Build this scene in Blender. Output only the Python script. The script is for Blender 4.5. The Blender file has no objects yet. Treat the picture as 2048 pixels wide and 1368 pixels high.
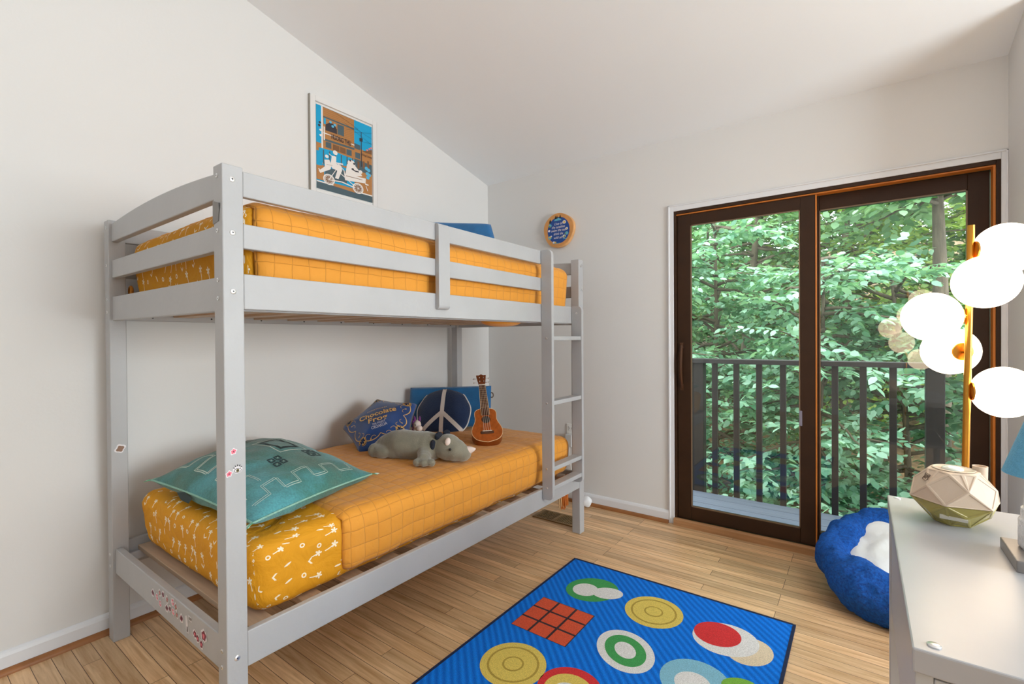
import bpy, bmesh, math, random
import numpy as np
from mathutils import Vector, Matrix, noise

SC = bpy.context.scene
COL = SC.collection
PI = math.pi
rad = math.radians

# ------------------------------------------------------------------ camera
cam_d = bpy.data.cameras.new('camera')
cam = bpy.data.objects.new('camera', cam_d)
COL.objects.link(cam)
cam_d.sensor_width = 36.0
cam_d.lens = 36.0 * 951.74 / 2048.0
cam_d.clip_start = 0.05
cam_d.clip_end = 200
_y, _p, _r = rad(36.3123), rad(-0.42969), rad(-0.37722)
_f = Vector((-math.sin(_y) * math.cos(_p), math.cos(_y) * math.cos(_p), math.sin(_p)))
_rt = Vector((math.cos(_y), math.sin(_y), 0))
_u = _rt.cross(_f)
_rt2 = math.cos(_r) * _rt + math.sin(_r) * _u
_u2 = -math.sin(_r) * _rt + math.cos(_r) * _u
M3 = Matrix((_rt2, _u2, -_f)).transposed()
cam.matrix_world = Matrix.Translation((0, 0, 1.2)) @ M3.to_4x4()
SC.camera = cam

# ------------------------------------------------------------------ view
SC.view_settings.view_transform = 'Standard'
SC.view_settings.look = 'None'
SC.view_settings.exposure = 0.0
SC.view_settings.gamma = 1.0
SC.view_settings.use_curve_mapping = False
SC.cycles.max_bounces = 8
SC.cycles.diffuse_bounces = 5
SC.cycles.transparent_max_bounces = 16
SC.cycles.use_denoising = True
SC.cycles.sample_clamp_indirect = 6.0

# ------------------------------------------------------------------ sky
W = bpy.data.worlds.new('world')
SC.world = W
W.use_nodes = True
_bg = W.node_tree.nodes['Background']
_bg.inputs['Color'].default_value = (0.84, 0.95, 1.0, 1)
_bg.inputs['Strength'].default_value = 6.0


def lamp(name, kind, loc, energy, color=(1, 1, 1), size=0.5, rot=(0, 0, 0), shape='DISK', parent=None):
    d = bpy.data.lights.new(name, kind)
    d.energy = energy
    d.color = color
    if kind == 'AREA':
        d.shape = shape
        d.size = size
    elif kind == 'SUN':
        d.angle = size
    else:
        d.shadow_soft_size = size
    o = bpy.data.objects.new(name, d)
    COL.objects.link(o)
    o.location = loc
    o.rotation_euler = rot
    if parent is not None:
        o.parent = parent
        o.matrix_parent_inverse = Matrix.Translation(-parent.location)
    return o


sun = lamp('sun', 'SUN', (0, 8, 9), 3.0, (1, 0.97, 0.9), rad(25), (rad(38), rad(18), 0))
# added fill lamps, unseen: an uplight behind the camera, a panel at the right
lamp('added_uplight', 'AREA', (0.15, -1.15, 1.80), 22, (0.87, 0.95, 1.0), 0.34, (PI, 0, 0))
_w = lamp('added_side_light', 'AREA', (3.52, 1.35, 1.45), 128, (0.87, 0.95, 1.0), 1.35, (0, rad(90), 0), 'RECTANGLE')
_w.data.size_y = 1.75

# ------------------------------------------------------------------ helpers


def S(r, g, b):
    def f(c):
        c /= 255.0
        return c / 12.92 if c <= 0.04045 else ((c + 0.055) / 1.055) ** 2.4
    return (f(r), f(g), f(b), 1.0)


def P(name):
    m = bpy.data.materials.new(name)
    m.use_nodes = True
    nt = m.node_tree
    return m, nt, nt.nodes['Principled BSDF']


def plain(name, col, rough=0.5, metal=0.0, spec=0.5, bump=0.0, bscale=200.0, sheen=0.0, var=0.0, vscale=8.0, vstretch=None,
          coat=0.0):
    m, nt, b = P(name)
    b.inputs['Base Color'].default_value = col
    b.inputs['Roughness'].default_value = rough
    b.inputs['Metallic'].default_value = metal
    b.inputs['Specular IOR Level'].default_value = spec
    b.inputs['Sheen Weight'].default_value = sheen
    b.inputs['Coat Weight'].default_value = coat
    if bump > 0 or var > 0:
        tc = nt.nodes.new('ShaderNodeTexCoord')
        src = tc.outputs['Object']
        if vstretch:
            mp = nt.nodes.new('ShaderNodeMapping')
            mp.inputs['Scale'].default_value = vstretch
            nt.links.new(src, mp.inputs['Vector'])
            src = mp.outputs['Vector']
    if bump > 0:
        n = nt.nodes.new('ShaderNodeTexNoise')
        n.inputs['Scale'].default_value = bscale
        n.inputs['Detail'].default_value = 3
        nt.links.new(src, n.inputs['Vector'])
        bp = nt.nodes.new('ShaderNodeBump')
        bp.inputs['Strength'].default_value = bump
        bp.inputs['Distance'].default_value = 0.01
        nt.links.new(n.outputs['Fac'], bp.inputs['Height'])
        nt.links.new(bp.outputs['Normal'], b.inputs['Normal'])
    if var > 0:
        n2 = nt.nodes.new('ShaderNodeTexNoise')
        n2.inputs['Scale'].default_value = vscale
        n2.inputs['Detail'].default_value = 4
        nt.links.new(src, n2.inputs['Vector'])
        mr = nt.nodes.new('ShaderNodeMapRange')
        mr.inputs['From Min'].default_value = 0.3
        mr.inputs['From Max'].default_value = 0.7
        mr.inputs['To Min'].default_value = 1 - var
        mr.inputs['To Max'].default_value = 1 + var
        nt.links.new(n2.outputs['Fac'], mr.inputs['Value'])
        mx = nt.nodes.new('ShaderNodeMix')
        mx.data_type = 'RGBA'
        mx.blend_type = 'MULTIPLY'
        mx.inputs['Factor'].default_value = 1
        mx.inputs['A'].default_value = col
        nt.links.new(mr.outputs['Result'], mx.inputs['B'])
        nt.links.new(mx.outputs['Result'], b.inputs['Base Color'])
    return m


class NT:
    """small node maths helper"""

    def __init__(s, nt):
        s.nt = nt

    def m(s, op, a, b=0.0, c=None):
        n = s.nt.nodes.new('ShaderNodeMath')
        n.operation = op
        for i, v in enumerate((a, b, c)):
            if v is None:
                continue
            if isinstance(v, (int, float)):
                n.inputs[i].default_value = v
            else:
                s.nt.links.new(v, n.inputs[i])
        return n.outputs[0]

    def new(s, t):
        return s.nt.nodes.new(t)

    def l(s, a, b):
        s.nt.links.new(a, b)


def mix_col(nt, fac, a, b, blend='MIX'):
    mx = nt.nodes.new('ShaderNodeMix')
    mx.data_type = 'RGBA'
    mx.blend_type = blend
    for k, v in (('Factor', fac), ('A', a), ('B', b)):
        if isinstance(v, (int, float, tuple)):
            mx.inputs[k].default_value = v
        else:
            nt.links.new(v, mx.inputs[k])
    return mx.outputs['Result']


def setp(o, label=None, cat=None, group=None, kind=None):
    if label:
        o['label'] = label
    if cat:
        o['category'] = cat
    if group:
        o['group'] = group
    if kind:
        o['kind'] = kind
    return o


def empty(name, loc, label=None, cat=None, group=None, kind=None):
    o = bpy.data.objects.new(name, None)
    COL.objects.link(o)
    o.location = loc
    o.empty_display_size = 0.05
    return setp(o, label, cat, group, kind)


def wloc(o):
    v = Vector(o.location)
    while o.parent is not None:
        o = o.parent
        v = v + Vector(o.location)
    return v


class MB:
    """collects shapes in world coordinates; build() links them as one mesh object"""

    def __init__(s):
        s.v = []
        s.f = []
        s.mi = []
        s.uv = {}

    def add(s, verts, faces, mi=0, uvs=None):
        o = len(s.v)
        s.v.extend([tuple(v) for v in verts])
        for k, f in enumerate(faces):
            s.f.append([i + o for i in f])
            s.mi.append(mi)
            if uvs is not None:
                s.uv[len(s.f) - 1] = [uvs[i] for i in f]
        return s

    def box(s, x0, x1, y0, y1, z0, z1, mi=0, T=None):
        v = [(x, y, z) for x in (x0, x1) for y in (y0, y1) for z in (z0, z1)]
        if T:
            v = [T(*p) for p in v]
        s.add(v, [(0, 1, 3, 2), (4, 6, 7, 5), (0, 4, 5, 1), (2, 3, 7, 6), (0, 2, 6, 4), (1, 5, 7, 3)], mi)
        return s

    def prism(s, poly, a, b, T, mi=0):
        """poly: list of (x,y); extruded from a to b along local z; T maps (x,y,z)->world"""
        n = len(poly)
        v = [T(x, y, a) for x, y in poly] + [T(x, y, b) for x, y in poly]
        f = [list(range(n))[::-1], list(range(n, 2 * n))]
        f += [(i, (i + 1) % n, n + (i + 1) % n, n + i) for i in range(n)]
        s.add(v, f, mi)
        return s

    def poly(s, pts, T, z=0.0, mi=0):
        s.add([T(x, y, z) for x, y in pts], [list(range(len(pts)))], mi)
        return s

    def tube(s, pts, radii, n=8, mi=0, cap=True):
        pts = [Vector(p) for p in pts]
        if isinstance(radii, (int, float)):
            radii = [radii] * len(pts)
        o = len(s.v)
        up = Vector((0, 0, 1))
        vs = []
        prev = None
        for i, p in enumerate(pts):
            d = (pts[min(i + 1, len(pts) - 1)] - pts[max(i - 1, 0)]).normalized()
            if prev is None:
                a = d.cross(up)
                if a.length < 1e-3:
                    a = d.cross(Vector((1, 0, 0)))
            else:
                a = prev - d * prev.dot(d)
            a.normalize()
            prev = a
            b = d.cross(a)
            for k in range(n):
                t = 2 * PI * k / n
                vs.append(p + (a * math.cos(t) + b * math.sin(t)) * radii[i])
        fs = []
        for i in range(len(pts) - 1):
            for k in range(n):
                fs.append((i * n + k, i * n + (k + 1) % n, (i + 1) * n + (k + 1) % n, (i + 1) * n + k))
        if cap:
            fs.append(list(range(n))[::-1])
            fs.append([(len(pts) - 1) * n + k for k in range(n)])
        s.add(vs, fs, mi)
        return s

    def lathe(s, prof, T, n=32, mi=0, cap=True):
        """prof: list of (r,z)"""
        vs = []
        for r, z in prof:
            for k in range(n):
                t = 2 * PI * k / n
                vs.append(T(r * math.cos(t), r * math.sin(t), z))
        fs = []
        for i in range(len(prof) - 1):
            for k in range(n):
                fs.append((i * n + k, i * n + (k + 1) % n, (i + 1) * n + (k + 1) % n, (i + 1) * n + k))
        if cap:
            fs.append(list(range(n))[::-1])
            fs.append([(len(prof) - 1) * n + k for k in range(n)])
        s.add(vs, fs, mi)
        return s

    def ball(s, c, r, n=24, m=16, mi=0, T=None):
        if isinstance(r, (int, float)):
            r = (r, r, r)
        T = T or (lambda x, y, z: (x, y, z))
        vs = []
        for i in range(m + 1):
            a = PI * i / m
            for k in range(n):
                t = 2 * PI * k / n
                vs.append(T(c[0] + r[0] * math.sin(a) * math.cos(t), c[1] + r[1] * math.sin(a) * math.sin(t), c[2] - r[2] * math.cos(a)))
        fs = [(i * n + k, i * n + (k + 1) % n, (i + 1) * n + (k + 1) % n, (i + 1) * n + k) for i in range(m) for k in range(n)]
        s.add(vs, fs, mi)
        return s

    def build(s, name, mats, parent=None, smooth=False, bevel=0.0, angle=None, merge=False, solid=0.0, subsurf=0):
        if not isinstance(mats, (list, tuple)):
            mats = [mats]
        V = np.array(s.v, dtype=float)
        c = (V.min(0) + V.max(0)) / 2
        c[2] = V[:, 2].min()
        me = bpy.data.meshes.new(name)
        me.from_pydata([tuple(p) for p in (V - c)], [], s.f)
        for m in mats:
            me.materials.append(m)
        if len(mats) > 1:
            me.polygons.foreach_set('material_index', s.mi)
        if s.uv:
            uvl = me.uv_layers.new(name='UVMap')
            for p in me.polygons:
                if p.index in s.uv:
                    for li, uv in zip(p.loop_indices, s.uv[p.index]):
                        uvl.data[li].uv = uv
        bm = bmesh.new()
        bm.from_mesh(me)
        if merge:
            bmesh.ops.remove_doubles(bm, verts=bm.verts, dist=1e-5)
        bmesh.ops.recalc_face_normals(bm, faces=bm.faces)
        bm.to_mesh(me)
        bm.free()
        if smooth:
            me.polygons.foreach_set('use_smooth', [True] * len(me.polygons))
            if angle:
                me.set_sharp_from_angle(angle=rad(angle))
        me.update()
        o = bpy.data.objects.new(name, me)
        COL.objects.link(o)
        o.location = tuple(c)
        if parent is not None:
            pw = wloc(parent)
            o.parent = parent
            o.location = Vector(tuple(c)) - pw
        if solid:
            md = o.modifiers.new('solid', 'SOLIDIFY')
            md.thickness = solid
            md.offset = -1
        if bevel:
            md = o.modifiers.new('bevel', 'BEVEL')
            md.width = bevel
            md.segments = 2
            md.limit_method = 'ANGLE'
            md.angle_limit = rad(40)
        if subsurf:
            md = o.modifiers.new('sub', 'SUBSURF')
            md.levels = subsurf
            md.render_levels = subsurf
        return o


def frame(o, x, y, z=None):
    """orthonormal frame from an origin, an x direction and a y direction"""
    o = Vector(o)
    x = Vector(x).normalized()
    y = Vector(y)
    y = (y - x * y.dot(x)).normalized()
    z = x.cross(y)
    return lambda a, b, c=0.0: tuple(o + x * a + y * b + z * c)


def ellipse(cx, cy, rx, ry, n=32, a0=0.0, a1=2 * PI, rot=0.0):
    full = abs(a1 - a0 - 2 * PI) < 1e-6
    out = []
    for k in range(n if full else n + 1):
        t = a0 + (a1 - a0) * k / n
        x, y = rx * math.cos(t), ry * math.sin(t)
        out.append((cx + x * math.cos(rot) - y * math.sin(rot), cy + x * math.sin(rot) + y * math.cos(rot)))
    return out


def strip(pts, w, closed=False):
    """quads of a 2D stroke"""
    pts = [Vector(p) for p in pts]
    n = len(pts)
    L, R = [], []
    for i in range(n):
        if closed:
            d = pts[(i + 1) % n] - pts[i - 1]
        else:
            d = pts[min(i + 1, n - 1)] - pts[max(i - 1, 0)]
        d = d.normalized() if d.length > 0 else Vector((1, 0))
        q = Vector((-d.y, d.x)) * w / 2
        L.append(pts[i] + q)
        R.append(pts[i] - q)
    out = []
    for i in range(n if closed else n - 1):
        j = (i + 1) % n
        out.append([tuple(R[i]), tuple(R[j]), tuple(L[j]), tuple(L[i])])
    return out


def text_mesh(body, size, width=None, align='CENTER', shear=0.0, bold=0.0):
    cu = bpy.data.curves.new('lettering', 'FONT')
    cu.body = body
    cu.size = size
    cu.align_x = align
    cu.shear = shear
    cu.offset = bold
    cu.resolution_u = 3
    ob = bpy.data.objects.new('lettering', cu)
    COL.objects.link(ob)
    dg = bpy.context.evaluated_depsgraph_get()
    dg.update()
    me = bpy.data.meshes.new_from_object(ob.evaluated_get(dg))
    vs = [(v.co.x, v.co.y) for v in me.vertices]
    fs = [tuple(p.vertices) for p in me.polygons]
    bpy.data.objects.remove(ob)
    bpy.data.curves.remove(cu)
    bpy.data.meshes.remove(me)
    if width and vs:
        w = max(v[0] for v in vs) - min(v[0] for v in vs)
        k = width / w
        vs = [(x * k, y) for x, y in vs]
    return vs, fs


def nz(x, y, z, s=1.0):
    return noise.noise(Vector((x * s, y * s, z * s)))


# ------------------------------------------------------------------ materials
MW = plain('wall_paint', (0.745, 0.735, 0.722, 1), 0.85, spec=0.2, bump=0.03, bscale=90)
MCEIL = plain('ceiling_paint', (0.87, 0.90, 0.935, 1), 0.9, spec=0.2, bump=0.02, bscale=60)
MTRIM = plain('white_trim', S(226, 227, 230), 0.45)
MGREY = plain('grey_painted_wood', (0.43, 0.43, 0.437, 1), 0.42, bump=0.06, bscale=60, var=0.04, vscale=5, vstretch=(1, 1, 1))
MUNDER = plain('raw_pine', S(205, 160, 110), 0.6, var=0.15, vscale=6, vstretch=(1, 14, 14))
MSLAT = plain('slat_wood', S(190, 165, 140), 0.6, var=0.12, vscale=5, vstretch=(1, 14, 14))
MBOLT = plain('steel_bolt', (0.78, 0.78, 0.78, 1), 0.3, metal=0.9)
MDARK = plain('dark_hole', (0.02, 0.02, 0.02, 1), 0.7)
MBROWN = plain('dark_brown_frame', S(52, 30, 12), 0.5, spec=.3, var=0.15, vscale=10)
MORANGE = plain('orange_stained_wood', S(205, 120, 40), 0.45, var=0.15, vscale=9, vstretch=(1, 1, .15))
MQUARTER = plain('quarter_round_oak', S(150, 96, 50), 0.5, var=0.2, vscale=9)
MBRASS = plain('brushed_brass', S(205, 145, 60), 0.3, metal=1.0)
MDECK = plain('deck_boards', S(96, 102, 116), 0.7, var=0.12, vscale=4, vstretch=(.6, 12, 1), bump=0.1, bscale=30)
MRAILD = plain('dark_stained_railing', S(36, 27, 22), 0.6, var=0.1)
MBLACK = plain('black_plastic', (0.01, 0.01, 0.01, 1), 0.3)
MWHITEP = plain('white_plastic', S(235, 235, 232), 0.35)


def floor_mat():
    m, nt, b = P('oak_strip_floor')
    h = NT(nt)
    tc = h.new('ShaderNodeTexCoord')
    mp = h.new('ShaderNodeMapping')
    h.l(tc.outputs['Object'], mp.inputs['Vector'])
    br = h.new('ShaderNodeTexBrick')
    br.offset = 0.37
    br.offset_frequency = 3
    br.squash = 1.0
    br.inputs['Scale'].default_value = 1.0
    br.inputs['Brick Width'].default_value = 0.85
    br.inputs['Row Height'].default_value = 0.057
    br.inputs['Mortar Size'].default_value = 0.0012
    br.inputs['Mortar Smooth'].default_value = 0.4
    br.inputs['Bias'].default_value = 0.0
    br.inputs['Color1'].default_value = (0, 0, 0, 1)
    br.inputs['Color2'].default_value = (1, 1, 1, 1)
    br.inputs['Mortar'].default_value = (0.35, 0.35, 0.35, 1)
    h.l(mp.outputs['Vector'], br.inputs['Vector'])
    # grain
    mp2 = h.new('ShaderNodeMapping')
    mp2.inputs['Scale'].default_value = (1.6, 26, 1)
    h.l(tc.outputs['Object'], mp2.inputs['Vector'])
    add = h.new('ShaderNodeVectorMath')
    add.operation = 'ADD'
    sc = h.new('ShaderNodeVectorMath')
    sc.operation = 'SCALE'
    sc.inputs['Scale'].default_value = 13.0
    h.l(br.outputs['Color'], sc.inputs[0])
    h.l(mp2.outputs['Vector'], add.inputs[0])
    h.l(sc.outputs[0], add.inputs[1])
    n = h.new('ShaderNodeTexNoise')
    n.inputs['Scale'].default_value = 2.2
    n.inputs['Detail'].default_value = 6
    n.inputs['Roughness'].default_value = 0.62
    n.inputs['Distortion'].default_value = 0.6
    h.l(add.outputs[0], n.inputs['Vector'])
    cr = h.new('ShaderNodeValToRGB')
    cr.color_ramp.elements[0].position = 0.3
    cr.color_ramp.elements[0].color = S(194, 148, 100)
    cr.color_ramp.elements[1].position = 0.68
    cr.color_ramp.elements[1].color = S(240, 203, 158)
    h.l(n.outputs['Fac'], cr.inputs['Fac'])
    tone = h.new('ShaderNodeMapRange')
    tone.inputs['To Min'].default_value = 0.78
    tone.inputs['To Max'].default_value = 1.12
    h.l(br.outputs['Color'], tone.inputs['Value'])
    c1 = mix_col(nt, 1.0, cr.outputs['Color'], tone.outputs['Result'], 'MULTIPLY')
    c2 = mix_col(nt, br.outputs['Fac'], c1, S(84, 54, 30))
    h.l(c2, b.inputs['Base Color'])
    b.inputs['Roughness'].default_value = 0.36
    rr = h.new('ShaderNodeMapRange')
    rr.inputs['To Min'].default_value = 0.27
    rr.inputs['To Max'].default_value = 0.46
    h.l(n.outputs['Fac'], rr.inputs['Value'])
    h.l(rr.outputs['Result'], b.inputs['Roughness'])
    bp = h.new('ShaderNodeBump')
    bp.inputs['Strength'].default_value = 0.25
    bp.inputs['Distance'].default_value = 0.002
    inv = h.m('SUBTRACT', 1.0, br.outputs['Fac'])
    h.l(inv, bp.inputs['Height'])
    h.l(bp.outputs['Normal'], b.inputs['Normal'])
    return m


def quilt_mat():
    m, nt, b = P('orange_quilted_cotton')
    h = NT(nt)
    uv = h.new('ShaderNodeUVMap')
    sp = h.new('ShaderNodeSeparateXYZ')
    nw = h.new('ShaderNodeTexNoise')
    nw.inputs['Scale'].default_value = 7
    h.l(uv.outputs[0], nw.inputs['Vector'])
    wob = h.new('ShaderNodeVectorMath')
    wob.operation = 'MULTIPLY_ADD'
    wob.inputs[1].default_value = (0.02, 0.02, 0)
    h.l(nw.outputs['Color'], wob.inputs[0])
    h.l(uv.outputs[0], wob.inputs[2])
    h.l(wob.outputs[0], sp.inputs[0])
    k = PI / 0.058
    a = h.m('ABSOLUTE', h.m('SINE', h.m('MULTIPLY', sp.outputs['X'], k)))
    c = h.m('ABSOLUTE', h.m('SINE', h.m('MULTIPLY', sp.outputs['Y'], k)))
    mn = h.m('MINIMUM', a, c)
    hgt = h.m('POWER', mn, 0.35)
    n = h.new('ShaderNodeTexNoise')
    n.inputs['Scale'].default_value = 22
    n.inputs['Detail'].default_value = 4
    h.l(uv.outputs[0], n.inputs['Vector'])
    hh = h.m('ADD', h.m('MULTIPLY', hgt, 1.0), h.m('MULTIPLY', n.outputs['Fac'], 1.0))
    bp = h.new('ShaderNodeBump')
    bp.inputs['Strength'].default_value = 0.7
    bp.inputs['Distance'].default_value = 0.0045
    h.l(hh, bp.inputs['Height'])
    h.l(bp.outputs['Normal'], b.inputs['Normal'])
    seam_shade = h.m('LESS_THAN', mn, 0.055)  # crease shade along the quilting lines, painted as darker orange
    col = mix_col(nt, h.m('MULTIPLY', seam_shade, 0.3), S(228, 152, 46), S(150, 88, 24))
    h.l(col, b.inputs['Base Color'])
    b.inputs['Roughness'].default_value = 0.75
    b.inputs['Sheen Weight'].default_value = 0.15
    return m


def sheet_mat():
    """mustard cotton with small white palms, dashes, rings and birds"""
    m, nt, b = P('mustard_palm_print_cotton')
    h = NT(nt)
    uv = h.new('ShaderNodeUVMap')
    sc = h.new('ShaderNodeVectorMath')
    sc.operation = 'SCALE'
    sc.inputs['Scale'].default_value = 17.5
    h.l(uv.outputs[0], sc.inputs[0])
    vo = h.new('ShaderNodeTexVoronoi')
    vo.voronoi_dimensions = '2D'
    vo.inputs['Scale'].default_value = 1.0
    vo.inputs['Randomness'].default_value = 0.75
    h.l(sc.outputs[0], vo.inputs['Vector'])
    df = h.new('ShaderNodeVectorMath')
    df.operation = 'SUBTRACT'
    h.l(sc.outputs[0], df.inputs[0])
    h.l(vo.outputs['Position'], df.inputs[1])
    cs = h.new('ShaderNodeSeparateColor')
    h.l(vo.outputs['Color'], cs.inputs[0])
    ro = h.new('ShaderNodeVectorRotate')
    ro.rotation_type = 'Z_AXIS'
    h.l(df.outputs[0], ro.inputs['Vector'])
    h.l(h.m('MULTIPLY_ADD', cs.outputs[0], 0.9, -0.45), ro.inputs['Angle'])
    sp = h.new('ShaderNodeSeparateXYZ')
    h.l(ro.outputs[0], sp.inputs[0])
    x, y = sp.outputs['X'], sp.outputs['Y']
    # palm: bent stem and five fronds
    bx = h.m('ADD', x, h.m('MULTIPLY', h.m('MULTIPLY', y, y), 0.35))
    stem = h.m('MULTIPLY', h.m('LESS_THAN', h.m('ABSOLUTE', bx), 0.032),
               h.m('MULTIPLY', h.m('LESS_THAN', y, 0.2), h.m('GREATER_THAN', y, -0.46)))
    y2 = h.m('SUBTRACT', y, 0.2)
    r2 = h.m('SQRT', h.m('ADD', h.m('MULTIPLY', x, x), h.m('MULTIPLY', y2, y2)))
    th = h.m('ARCTAN2', y2, x)
    fr = h.m('MULTIPLY_ADD', h.m('ABSOLUTE', h.m('COSINE', h.m('MULTIPLY', th, 2.5))), 0.17, 0.05)
    palm = h.m('MAXIMUM', stem, h.m('LESS_THAN', r2, fr))
    r = h.m('SQRT', h.m('ADD', h.m('MULTIPLY', x, x), h.m('MULTIPLY', y, y)))
    ring = h.m('MULTIPLY', h.m('LESS_THAN', r, 0.15), h.m('GREATER_THAN', r, 0.075))
    dash = h.m('LESS_THAN', h.m('ADD', h.m('POWER', h.m('DIVIDE', x, 0.055), 2.0), h.m('POWER', h.m('DIVIDE', y, 0.22), 2.0)), 1.0)
    bird = h.m('MULTIPLY', h.m('LESS_THAN', h.m('ABSOLUTE', h.m('SUBTRACT', y, h.m('MULTIPLY', h.m('ABSOLUTE', x), 0.9))), 0.06),
               h.m('LESS_THAN', h.m('ABSOLUTE', x), 0.2))
    g = cs.outputs[1]
    s1 = h.m('LESS_THAN', g, 0.42)
    s2 = h.m('MULTIPLY', h.m('GREATER_THAN', g, 0.42), h.m('LESS_THAN', g, 0.6))
    s3 = h.m('MULTIPLY', h.m('GREATER_THAN', g, 0.6), h.m('LESS_THAN', g, 0.82))
    s4 = h.m('GREATER_THAN', g, 0.82)
    mask = h.m('ADD', h.m('ADD', h.m('MULTIPLY', palm, s1), h.m('MULTIPLY', ring, s2)),
               h.m('ADD', h.m('MULTIPLY', dash, s3), h.m('MULTIPLY', bird, s4)))
    col = mix_col(nt, mask, S(222, 152, 12), S(248, 232, 205))
    h.l(col, b.inputs['Base Color'])
    b.inputs['Roughness'].default_value = 0.8
    n = h.new('ShaderNodeTexNoise')
    n.inputs['Scale'].default_value = 9
    n.inputs['Detail'].default_value = 5
    n.inputs['Distortion'].default_value = 1.2
    h.l(uv.outputs[0], n.inputs['Vector'])
    bp = h.new('ShaderNodeBump')
    bp.inputs['Strength'].default_value = 0.6
    bp.inputs['Distance'].default_value = 0.02
    h.l(n.outputs['Fac'], bp.inputs['Height'])
    h.l(bp.outputs['Normal'], b.inputs['Normal'])
    return m


def glass_mat():
    m = bpy.data.materials.new('clear_window_glass')
    m.use_nodes = True
    nt = m.node_tree
    nt.nodes.clear()
    out = nt.nodes.new('ShaderNodeOutputMaterial')
    tr = nt.nodes.new('ShaderNodeBsdfTransparent')
    tr.inputs['Color'].default_value = (0.97, 0.985, 0.975, 1)
    gl = nt.nodes.new('ShaderNodeBsdfGlossy')
    gl.inputs['Roughness'].default_value = 0.0
    fr = nt.nodes.new('ShaderNodeFresnel')
    fr.inputs['IOR'].default_value = 1.45
    mx = nt.nodes.new('ShaderNodeMixShader')
    nt.links.new(fr.outputs[0], mx.inputs[0])
    nt.links.new(tr.outputs[0], mx.inputs[1])
    nt.links.new(gl.outputs[0], mx.inputs[2])
    nt.links.new(mx.outputs[0], out.inputs['Surface'])
    return m


def emit_mat(name, col, strength):
    m, nt, b = P(name)
    b.inputs['Base Color'].default_value = (0.9, 0.88, 0.85, 1)
    b.inputs['Roughness'].default_value = 0.25
    b.inputs['Emission Color'].default_value = col
    b.inputs['Emission Strength'].default_value = strength
    return m


def leaf_mat(name, dark, light, trans=0.35):
    m = bpy.data.materials.new(name)
    m.use_nodes = True
    nt = m.node_tree
    h = NT(nt)
    b = nt.nodes['Principled BSDF']
    out = nt.nodes['Material Output']
    ge = h.new('ShaderNodeNewGeometry')
    cr = h.new('ShaderNodeValToRGB')
    cr.color_ramp.elements[0].color = dark
    cr.color_ramp.elements[1].color = light
    h.l(ge.outputs['Random Per Island'], cr.inputs['Fac'])
    h.l(cr.outputs['Color'], b.inputs['Base Color'])
    b.inputs['Roughness'].default_value = 0.42
    b.inputs['Specular IOR Level'].default_value = 0.6
    tl = h.new('ShaderNodeBsdfTranslucent')
    c2 = mix_col(nt, 1.0, cr.outputs['Color'], (0.9, 1.0, 0.45, 1), 'MULTIPLY')
    h.l(c2, tl.inputs['Color'])
    mx = h.new('ShaderNodeMixShader')
    mx.inputs[0].default_value = trans
    h.l(b.outputs[0], mx.inputs[1])
    h.l(tl.outputs[0], mx.inputs[2])
    h.l(mx.outputs[0], out.inputs['Surface'])
    return m


MFLOOR = floor_mat()
MQUILT = quilt_mat()
MSHEET = sheet_mat()
MGLASS = glass_mat()
MGLOBE = emit_mat('lit_opal_glass', (1.0, 0.77, 0.52, 1), 9.0)

# ------------------------------------------------------------------ the room
XL, XR, YB, YF = -2.508, 0.537, 3.085, -2.4
XE, YA = 3.6, 2.76      # right wall cut short; room opened to the unseen right for the side fill


def zc(y):
    return 2.472 + 0.2335 * (YB - y)


def struct(o):
    o['kind'] = 'structure'
    return o


mb = MB()
mb.box(XL - 0.12, XE + 0.12, YF - 0.12, YB + 0.02, -0.12, 0.0)
struct(mb.build('floor', MFLOOR))
mb = MB()   # sloped ceiling slab
xa, xb, ya, yb = XL - .12, XE + .12, YF - .12, YB + .16
mb.add([(xa, ya, zc(ya)), (xb, ya, zc(ya)), (xb, yb, zc(yb)), (xa, yb, zc(yb)),
        (xa, ya, zc(ya) + .15), (xb, ya, zc(ya) + .15), (xb, yb, zc(yb) + .15), (xa, yb, zc(yb) + .15)],
       [(0, 1, 2, 3), (4, 7, 6, 5), (0, 4, 5, 1), (1, 5, 6, 2), (2, 6, 7, 3), (3, 7, 4, 0)])
struct(mb.build('ceiling', MCEIL))
for nm, xa, xb, ya, yb in (('wall_left', XL - .12, XL, YF - .12, YB + .16), ('wall_right', XR, XR + .12, YA, YB + .16)):
    mb = MB()
    mb.prism([(ya, -.1), (yb, -.1), (yb, zc(yb)), (ya, zc(ya))], xa, xb, lambda a, b, c: (c, a, b))
    struct(mb.build(nm, MW))
mb = MB()
mb.box(XR + .12, XE, YA, YA + .12, -.1, zc(YA) + .02)
struct(mb.build('wall_side', MW))
mb = MB()      # unseen far side wall, window opening added for the side fill
wy0, wy1, wz0, wz1 = .40, 2.30, .70, 2.20
mb.box(XE, XE + .12, YF - .12, wy0, -.1, zc(YF))
mb.box(XE, XE + .12, wy1, YA + .12, -.1, zc(wy1) + .02)
mb.box(XE, XE + .12, wy0, wy1, -.1, wz0)
mb.box(XE, XE + .12, wy0, wy1, wz1, zc(wy0) + .02)
struct(mb.build('wall_east', MW))
WN = empty('added_window_1', (XE + .06, (wy0 + wy1) / 2, wz0), kind='structure')  # made-up window out of view, housing the added side lamp
mb = MB()
for a0, a1, b0, b1 in ((wy0, wy0 + .05, wz0, wz1), (wy1 - .05, wy1, wz0, wz1), (wy0 + .05, wy1 - .05, wz0, wz0 + .05), (wy0 + .05, wy1 - .05, wz1 - .05, wz1), (1.33, 1.37, wz0 + .05, wz1 - .05)):
    mb.box(XE + .03, XE + .09, a0, a1, b0, b1)
mb.build('frame', MTRIM, WN)
mb = MB()
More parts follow.
